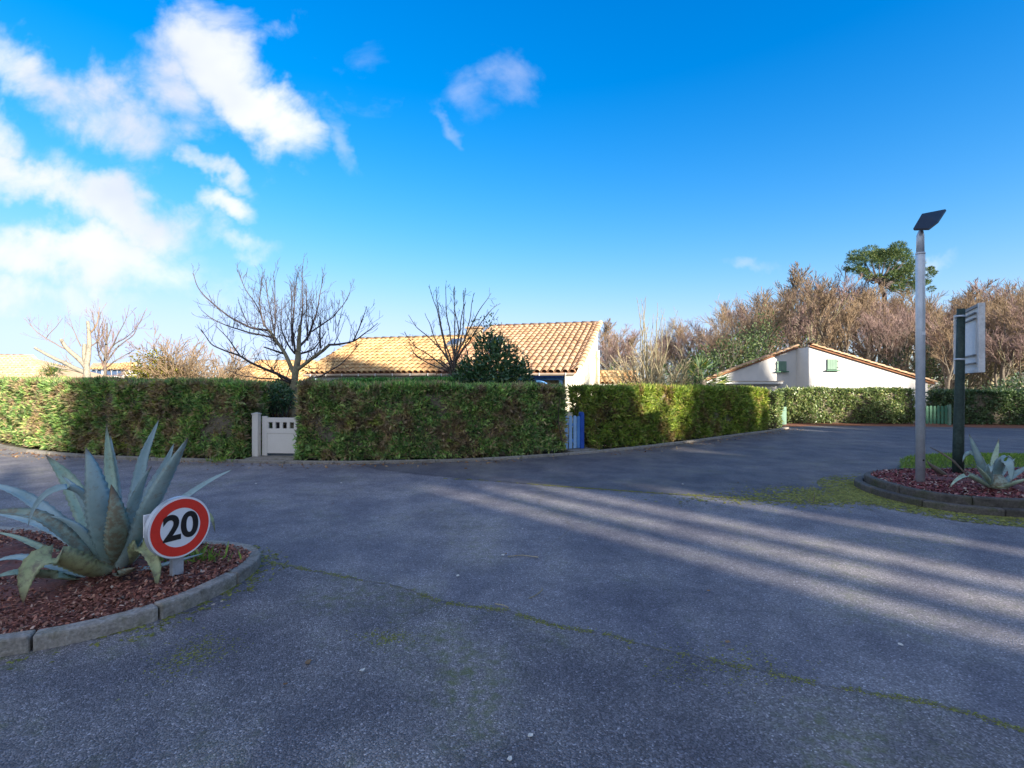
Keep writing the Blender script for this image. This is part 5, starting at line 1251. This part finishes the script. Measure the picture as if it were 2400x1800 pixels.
leafy('evergreen_shrub', 'dark glossy evergreen shrub hiding part of the tiled roof', b_, [(.0, 0, 1.7, .95, .8, .75), (.25, 0, 2.2, .6, .55, .65), (-.45, -.1, 1.7, .6, .6, .5), (.62, 0, 1.7, .5, .5, .55), (-.1, .1, 2.6, .35, .35, .4), (0, 0, .9, .9, .7, .8), (-.75, 0, 1.6, .4, .5, .4)], 9500, (.09, .17), (.035, .065), M['glossy'], 51, 8)
leafy('ivy_spray', 'sparse leafy tip of a climber rising above the glossy shrub', P(1155, 905, 13.9)*1.0 if False else Vector((b_.x-.05, b_.y+.15, 0)), [(-.05, 0, 3.05, .16, .16, .22), (.02, 0, 3.35, .18, .15, .2), (-.35, 0, 3.3, .12, .1, .15), (-.5, 0, 3.0, .15, .1, .2), (.08, 0, 2.75, .2, .15, .25)], 230, (.06, .11), (.03, .05), M['glossy'], 52, 4, cat='climber')
b_ = P(640, 1000, 12.1); b_.z = 0
leafy('evergreen_shrub', 'small round dark-leaved shrub right behind the off-white gate', b_, [(.0, 0, 1.30, .48, .4, .32), (-.30, 0, 1.05, .34, .3, .28), (.15, .1, 1.25, .3, .3, .3)], 2300, (.06, .11), (.028, .045), M['glossy'], 53, 9)
b_ = P(660, 1000, 12.7); b_.z = 0
leafy('brown_shrub', 'low brownish twiggy shrub behind the panelled gate', b_, [(.0, 0, .6, .6, .4, .6), (-.4, .2, .5, .45, .4, .5), (.1, .5, .8, .7, .3, .7)], 3800, (.04, .09), (.015, .03), M['deadleaf'], 54, 16)
b_ = P(365, 905, 21.5); b_.z = 0
leafy('leafy_shrub', 'yellow-green leafy shrub at the left of the tan twig dome', b_, [(-.2, 0, 2.2, .8, .6, .8), (.3, 0, 1.9, .8, .6, .7), (-.6, 0, 1.7, .5, .5, .6), (.8, 0, 1.8, .6, .5, .5)], 2200, (.07, .14), (.04, .07), M['yellowleaf'], 55, 8)
# palms
def palm(name, label, base, trunk_h, n, blade, seed, fan=True, scale=1.0):
    rg = np.random.default_rng(seed); root = empty(name, base, label=label, cat='palm')
    MB().tube([(0, 0, 0), (.02, 0, trunk_h*.5), (0, .02, trunk_h)], [.11*scale, .12*scale, .10*scale], 9).obj('trunk', M['bark'], root, True)
    for i in range(n):
        a = rg.uniform(0, 2*np.pi); t = np.radians(rg.uniform(10, 115)); d = np.array([math.cos(a)*math.sin(t), math.sin(a)*math.sin(t), math.cos(t)])
        p0 = np.array([0, 0, trunk_h]); pl = .5*scale*rg.uniform(.7, 1.1); p1 = p0+d*pl+np.array([0, 0, -.05])
        side = unit(np.cross(d, rg.normal(size=3))); nb = 11; ang = np.linspace(-1.25, 1.25, nb)
        D = np.cos(ang)[:, None]*d+np.sin(ang)[:, None]*side+np.array([0, 0, -.12])
        V = leaf_mesh('frond', np.repeat(p1[None], nb, 0), D, blade*rg.uniform(.8, 1.1, nb), .05*scale, rg=rg)
        fr = link('frond', V, M['palm'], root)
        link('stalk', tubes_mesh('stalk', [(np.array([p0, (p0+p1)/2+np.array([0, 0, .03]), p1]), np.array([.014, .011, .008])*scale)], 5, 5), M['palm'], fr)
b_ = P(1648, 905, 18.3); b_.z = 0
palm('fan_palm', 'small fan palm at the left end of the white gable house', b_, 1.75, 20, .55, 61)
b_ = P(131, 905, 25); b_.z = 0
palm('fan_palm', 'small yellow-green palm beside the pale hipped roof', b_, 1.9, 16, .5, 62, scale=.9)
# thin grey pole
o = MB().tube([(0, 0, 0), (0, 0, 2.35)], .022, 8).obj('metal_pole', M['galv'], None, True); o.location = P(1511, 905, 18.0); o.location.z = 0
tag(o, 'thin grey metal pole among the stems of the pale bare shrub', 'pole')

# ================================================================== THE WOOD
PROTO = []
for k in range(7):
    rgk = np.random.default_rng(200+k); out = []
    Ht = 10
    if k < 5: branch(out, (0, 0, 0), (rgk.normal()*.06, rgk.normal()*.06, 1), Ht*.55, .2, 0, 4, rgk, .07, .11, (5, 6), .74, .0115, (16, 40), .16)
    else: branch(out, (0, 0, 0), (0, 0, 1), Ht*.62, .17, 0, 4, rgk, .09, .10, (5, 7), .64, .0115, (16, 42), .2)
    r = empty('bare_tree', (0, 0, -300)); split_tree(r, out, M['bark_lichen'] if k % 3 else M['bark'], M['twig_pink'] if k in (0, 2, 5) else M['twig_brown'], 2, .05)
    top = max(p[:, 2].max() for p, q_, l in out); PROTO.append((r, top))
used = set()
def wood_tree(px, d, topy, k, rz, label, group):
    r, top = PROTO[k]; o = r if k not in used else copy_tree(r); used.add(k)
    p = P(px, 900, d); H_ = P(px, topy, d).z; s = H_/top
    o.location = (p.x, p.y, -.1); o.rotation_euler = (0, 0, rz); o.scale = (s*rng.uniform(1.0, 1.3), s*rng.uniform(1.0, 1.3), s)
    tag(o, label, 'tree', group)
prof_x = [1395, 1450, 1500, 1560, 1620, 1700, 1760, 1820, 1880, 1940, 2000, 2080, 2160, 2240, 2310, 2400, 2500]
prof_y = [752, 742, 755, 745, 735, 690, 665, 632, 612, 636, 645, 655, 670, 680, 655, 640, 640]
LB = 'tall bare winter tree in the wood behind the houses'; LG = 'bare trees of the wood'
cnt = 0
for row, (d0, n, dy, x0) in enumerate(((39, 12, 34, 1390), (47, 15, 12, 1370), (60, 17, -3, 1380))):
    for i in range(n):
        px = x0+(2480-x0)*(i+rng.uniform(.1, .9))/n
        ty = float(np.interp(px, prof_x, prof_y))+dy+rng.uniform(-4, 16)
        d = d0+rng.uniform(-3, 3)
        if px < 1500: ty += 4
        lab = 'bare tree of the wood seen behind the ' + ('pale many-stemmed shrub and the cream house' if px < 1640 else 'left slope of the white gable house' if px < 1890 else 'right slope of the white gable house' if px < 2150 else 'notice board and lamp post')
        wood_tree(px, d, ty, cnt % 7, rng.uniform(0, 6.28), lab, lab.replace('bare tree', 'bare trees')); cnt += 1
for px, d, ty in ((2052, 53, 662), (2078, 51, 655), (2110, 54, 664), (2135, 52, 668)):
    wood_tree(px, d, ty, cnt % 7, rng.uniform(0, 6.28), 'bare tree of the wood in front of the dark pine', 'bare trees in front of the pine'); cnt += 1
for i in range(9):
    px = 2210+i*32+rng.uniform(-8, 8)
    wood_tree(px, 31+rng.uniform(-2, 3), 735-(px-2200)*.2+rng.uniform(-15, 15), (cnt+i) % 7, rng.uniform(0, 6.28), 'bare tree at the near edge of the wood behind the dark laurel hedge', 'trees behind the dark laurel hedge')
# dense underwood: dark evergreen shrubs and bare thicket
def tshrub(px, top, d, w, mat, label, seed, n=1500, leaf=(.12, .26), grp=None):
    b = P(px, 905, d); b.z = 0; h = P(px, top, d).z; w_ = w/1200*d/2
    o = leafy('evergreen_shrub', label, b, [(0, 0, h*.35, w_, w_*.8, h*.38), (w_*.3, 0, h*.66, w_*.62, w_*.6, h*.34), (-w_*.35, 0, h*.58, w_*.6, w_*.6, h*.3)], n, leaf, (leaf[0]*.45, leaf[1]*.45), mat, seed, 5)
    if grp: o['group'] = grp
tshrub(1690, 790, 33, 170, M['ivy'], 'dark evergreen shrub rising behind the fan palm', 71)
tshrub(1770, 750, 36, 130, M['ivy'], 'tall ivy-clad evergreen behind the left shutter of the white house', 72, 2400)
tshrub(1790, 710, 38, 70, M['ivy'], 'narrow ivy-covered tree top in the wood above the white house', 73, 700)
tshrub(1725, 770, 34, 120, M['ivy'], 'dark evergreen rising over the left verge of the white house', 84, 2200)
tshrub(1640, 815, 30, 90, M['ivy'], 'dark evergreen between the pale shrub and the fan palm', 85, 1200)
tshrub(2120, 815, 37, 120, M['ivy'], 'dark evergreen thicket behind the lamp post', 86, 1500)
tshrub(1880, 790, 34, 90, M['ivy'], 'dark evergreen shrub behind the ridge of the white house', 74, 900)
tshrub(1432, 850, 31, 60, M['ivy'], 'ivy-covered stump between cream house and pale shrub', 75, 700)
tshrub(1560, 850, 25, 180, M['ivy'], 'dark undergrowth behind the pale many-stemmed shrub', 76, 900)
tshrub(2370, 880, 24, 120, M['laurel_dark'], 'rounded dark green bush rising over the dark laurel hedge', 77, 1400, (.1, .2))
tshrub(2060, 850, 36, 150, M['ivy'], 'dark undergrowth behind the right slope of the white house', 78, 1200)
tshrub(2200, 800, 34, 110, M['ivy'], 'dark evergreen thicket beside the notice board', 79, 1300)
tshrub(2300, 800, 36, 150, M['ivy'], 'dark evergreen thicket behind the notice board panel', 80, 1400)
tshrub(2420, 790, 34, 150, M['ivy'], 'dark evergreen thicket at the far end of the laurel hedge', 81, 1300)
bt_ = empty('thicket', (34, 44, 0), label='dense bare brushwood filling the floor of the wood', cat='brushwood', kind='stuff')
rgk = np.random.default_rng(300); polys = []
for i in range(230):
    px = rgk.uniform(1390, 2480); d = rgk.uniform(32, 60); b = np.array(P(px, 900, d))-np.array((34, 44, 0)); b[2] = 0; out = []
    branch(out, b, (rgk.normal()*.35, rgk.normal()*.2, 1), rgk.uniform(2.0, 4.4), .03, 1, 3, rgk, .03, .12, (4, 6), .5, .011, (20, 55)); polys += [(p, r) for p, r, l in out]
link('brushwood', tubes_mesh('brushwood', polys, 4, 3, .02), M['bark'], bt_, kind='stuff')
# maritime pine above the wood
pb = P(2075, 900, 58); pb.z = 0
pine = empty('pine_tree', pb, label='round-crowned dark pine standing above the bare wood', cat='tree')
def pp(px, py, dd=0): return np.array(P(px, py, 58+dd))-np.array(pb)
limP = [(np.array([(0, 0, 0), pp(2078, 760), pp(2072, 690), pp(2060, 655)]), np.array([.35, .28, .24, .2]))]
rgk = np.random.default_rng(401); PC = []
for px, py, rw in ((2010, 612, 26), (2040, 600, 30), (2075, 596, 32), (2110, 598, 30), (2135, 615, 26), (2150, 640, 22), (2015, 632, 20), (2045, 625, 24), (2085, 620, 26), (2120, 650, 26), (2145, 665, 20), (2100, 668, 20), (2170, 655, 14), (2180, 645, 9), (2060, 606, 26), (2130, 632, 24), (2000, 622, 14), (2160, 672, 12), (2105, 640, 20), (2030, 648, 18), (2140, 680, 20), (2115, 682, 18), (2060, 640, 16), (2090, 655, 18), (2025, 606, 22), (2095, 592, 24), (2125, 602, 22)):
    for dd in (-2.4, 0, 2.4):
        c = pp(px+rgk.normal()*11, py+rgk.normal()*9, dd+rgk.normal()*.8); PC.append((c, rw/1200*58*rgk.uniform(.32, .68)))
    limP.append((np.array([pp(2062, 660), (pp(2062, 660)+pp(px, py+8))/2+np.array([0, 0, -.3]), pp(px, py+6)]), np.array([.13, .08, .03])))
link('trunk', tubes_mesh('trunk', limP, 8, 6, .05), M['bark_dark'], pine)
Pn, Dn = [], []
for c, r in PC:
    k = int(700*r*r)+110; v = unit(rgk.normal(size=(k, 3))); rr = (.55+.5*rgk.random(k))[:, None]; Pn.append(c+v*rr*np.array([r, r, r*.62])); Dn.append(v+np.array([0, 0, .6])+rgk.normal(size=(k, 3))*.4)
Pn = np.concatenate(Pn); Dn = np.concatenate(Dn)
link('crown', leaf_mesh('crown', Pn, Dn, rgk.uniform(.16, .34, len(Pn)), rgk.uniform(.035, .07, len(Pn)), rg=rgk), M['needles'], pine, kind='stuff')

# ================================================================== UNSEEN TREES BEHIND THE CAMERA (shaped to shade the forecourt)
hu = Vector((-math.sin(az), -math.cos(az), 0)); hv_ = Vector((hu.y, -hu.x, 0))       # light travels along hu
CY = {}
def cypress(t, w, h, s=-22.0):
    h += 4.2
    key = 'c'
    loc = hu*s+hv_*t
    if key not in CY:
        rgk = np.random.default_rng(500); root = empty('shade_cypress', loc)
        MB().tube([(0, 0, 0), (0, 0, .5), (0, 0, .95)], [.10, .07, .02], 8).obj('trunk', M['bark'], root, True)
        n = 3600; z = rgk.random(n)**.9; a = rgk.uniform(0, 2*np.pi, n); prof = np.minimum(1, np.minimum((z+.02)*9, (1.0-z)*5.0))**.6
        r = prof*(.9+.12*np.sin(a*5+z*20)+.08*rgk.normal(size=n))
        pts = np.c_[np.cos(a)*r, np.sin(a)*r, z]; D = np.c_[np.cos(a)*.6, np.sin(a)*.6, np.full(n, .25)]+rgk.normal(size=(n, 3))*.25
        link('crown', leaf_mesh('crown', pts*np.array([1, 1, 1]), D, rgk.uniform(.1, .25, n)*.6, rgk.uniform(.06, .14, n), rg=rgk), M['conifer_green'], root, kind='stuff')
        v, f = [], []; nz_, na = 14, 16
        for i in range(nz_+1):
            zz = i/nz_; pr = min(1, min((zz+.02)*9, (1.0-zz)*5.0))**.6*.92
            for k in range(na):
                q_ = 2*math.pi*k/na; rr = pr*(1+.07*math.sin(5*q_+20*zz)); v.append((math.cos(q_)*rr, math.sin(q_)*rr, zz*.99+.005))
        f = [(i*na+k, i*na+(k+1) % na, (i+1)*na+(k+1) % na, (i+1)*na+k) for i in range(nz_) for k in range(na)]
        MB().add(v, f).obj('inner_growth', M['inner'], root, True)
        CY[key] = root; o = root
    else: o = copy_tree(CY[key])
    o.location = loc; o.scale = (w, w, h); o.rotation_euler = (0, 0, rng.uniform(0, 6.28))
    tag(o, 'tall dense cypress in the unseen row shaped to shade the forecourt', 'tree', 'unseen cypress row')
for t, w, h in ((-2.6, .8, 10.2), (-1.45, .5, 9.8), (-.4, .7, 6.6), (1.05, .8, 10.2), (2.2, .95, 10.4), (3.45, .8, 10.0), (8.3, 1.15, 11.2), (10.1, 1.05, 9.4), (12.4, 1.1, 5.0), (14.6, 1.15, 7.7), (16.4, 1.1, 8.0),
                (18.4, 1.2, 5.4), (20.4, 1.2, 5.1), (22.5, 1.25, 5.0), (24.4, 1.1, 5.0), (26.5, 1.05, 9.6), (29, 1.2, 5.0), (31.2, 1.3, 5.2)): cypress(t, w, h)  # heights and gaps chosen for the shade they cast
for t, h, k in ((31.0, 12.5, 3), (13.2, 11.5, 4)):        # unseen bare trees added to dapple the light
    r_, top_ = PROTO[k]; o = copy_tree(r_); p = hu*-23.5+hv_*t; o.location = (p.x, p.y, -.1); o.rotation_euler = (0, 0, t); o.scale = (h/top_*.8, h/top_*.8, h/top_)
    tag(o, 'unseen bare tree added to the cypress row for dappled light', 'tree', 'added bare trees behind the viewer')
def tall_pine(t, r, s, seed, crown):
    loc = hu*s+hv_*t; root = empty('pine_tree', loc, label='unseen bare-trunked pine placed to cast streaks across the road', cat='tree', group='pines behind the viewer')
    rgk = np.random.default_rng(seed)
    MB().tube([(0, 0, 0), (rgk.normal()*.02, rgk.normal()*.02, 5), (0, 0, 9), (0, 0, 13)], [r*1.08, r, r*.95, r*.5], 12).obj('trunk', M['bark_dark'], root, True)
    c0, c1, cr = crown; n = 5200
    v = unit(rgk.normal(size=(n, 3))); rr = rgk.random(n)**.5
    pts = v*rr[:, None]*np.array([cr, cr, (c1-c0)/2])+np.array([0, 0, (c0+c1)/2])
    link('crown', leaf_mesh('crown', pts, v+rgk.normal(size=(n, 3))*.6, rgk.uniform(.25, .5, n), rgk.uniform(.1, .2, n), rg=rgk), M['needles'], root, kind='stuff')
tall_pine(4.78, .21, -22.0, 601, (9.2, 14.6, 1.2)); tall_pine(5.45, .16, -22.4, 602, (9.4, 14.8, 1.2)); tall_pine(6.2, .3, -22, 603, (9.0, 14.6, 1.1)); tall_pine(6.62, .19, -22.6, 604, (8.9, 14.8, 1.2))  # unseen trunks spaced so their shadows streak the road

# ================================================================== SMALL THINGS ON THE GROUND
def bit(name, px, py, size, mat, label, cat, grp=None, z=.012, kind='leaf'):
    p = G(px, py, z); rgk = np.random.default_rng(int(px*7+py)); v = []; n = 9
    for i in range(n):
        a = 2*math.pi*i/n; r = size*(.6+.4*rgk.random())*(1 if kind != 'leaf' else (.55+.45*abs(math.cos(a))))
        v.append((math.cos(a)*r, math.sin(a)*r, .004+size*.25*rgk.random()))
    v.append((0, 0, size*.18)); v += [(x, y, z_-.004) for x, y, z_ in v[:n]]
    f = [(i, (i+1) % n, n) for i in range(n)]+[((i+1) % n, i, n+1+i, n+1+(i+1) % n) for i in range(n)]+[tuple(range(2*n, n, -1))]
    o = MB().add(v, f).obj(name, mat, None); o.location = p; o.rotation_euler = (0, 0, rgk.uniform(0, 6.28)); tag(o, label, cat, grp)
bit('fallen_leaf', 721, 1553, .03, M['deadleaf'], 'curled tan dead leaf on the coarse asphalt', 'leaf')
bit('crumpled_paper', 1243, 1724, .018, M['litter_white'], 'crumpled white scrap on the coarse asphalt', 'litter')
for px, py in ((1178, 1301), (1186, 1298), (1210, 1303), (1225, 1240), (1073, 1350), (1660, 1385), (1705, 1505), (2112, 1512), (1195, 1780), (850, 1571), (668, 1604), (780, 1180), (800, 1132), (600, 1134), (1600, 1135), (1730, 1131)):
    bit('fallen_leaf', px, py, rng.uniform(.012, .022), M['deadleaf'] if rng.random() < .6 else M['litter_white'], 'small dry leaf lying on the open asphalt', 'leaf', 'dry leaves on the asphalt')
for px, py in ((520, 1410), (500, 1418), (488, 1330), (540, 1335), (470, 1375)):
    bit('pebble', px, py, .014, M['stone'], 'small pale pebble beside the kerb of the large agave bed', 'pebble', 'pebbles by the kerb', .03 if py > 1400 else .1, 'stone')
for (px, py, h_) in ((1905, 1180, .16), (1895, 1178, .09)):
    p = G(px, py); o = MB().tube([p, p+Vector((.02, 0, h_*.6)), p+Vector((.03, .01, h_))], [.006, .004, .002], 5).obj('twig', M['bark'], None); tag(o, 'dry twig standing up from the mossy joint', 'twig', 'twigs at the mossy joint')
for pts in (((1240, 1402), (1256, 1395), (1272, 1382), (1270, 1378)), ((1190, 1304), (1225, 1301), (1262, 1306)), ((1160, 1415), (1180, 1418), (1192, 1424))):
    o = MB().tube([G(x, y, .012) for x, y in pts], [.004]*len(pts), 5).obj('twig', M['twig_tan'], None); tag(o, 'thin fallen twig lying on the asphalt', 'twig', 'fallen twigs')
# weeds by the gate post and kerb
def weed(c, n, label, h=(.06, .16)):
    rgk = np.random.default_rng(int(abs(c[0])*100)); m = n
    q = rgk.normal(size=(m, 3))*np.array([.12, .05, .0])
    o = link('weed', leaf_mesh('weed', q, rgk.normal(size=(m, 3))*.5+np.array([0, 0, .9]), rgk.uniform(*h, m), .02, rg=rgk), M['grass']); o.location = c; tag(o, label, 'weed', kind='stuff')
weed((-5.95, 10.45, .02), 90, 'green weed tuft on the kerb beside the off-white gate post')
weed((-7.35, 10.75, .03), 50, 'low weed on the kerb under the long hedge')
weed((-2.65, 4.35, .1), 70, 'small grass tuft in the bark chips by the 20 sign')
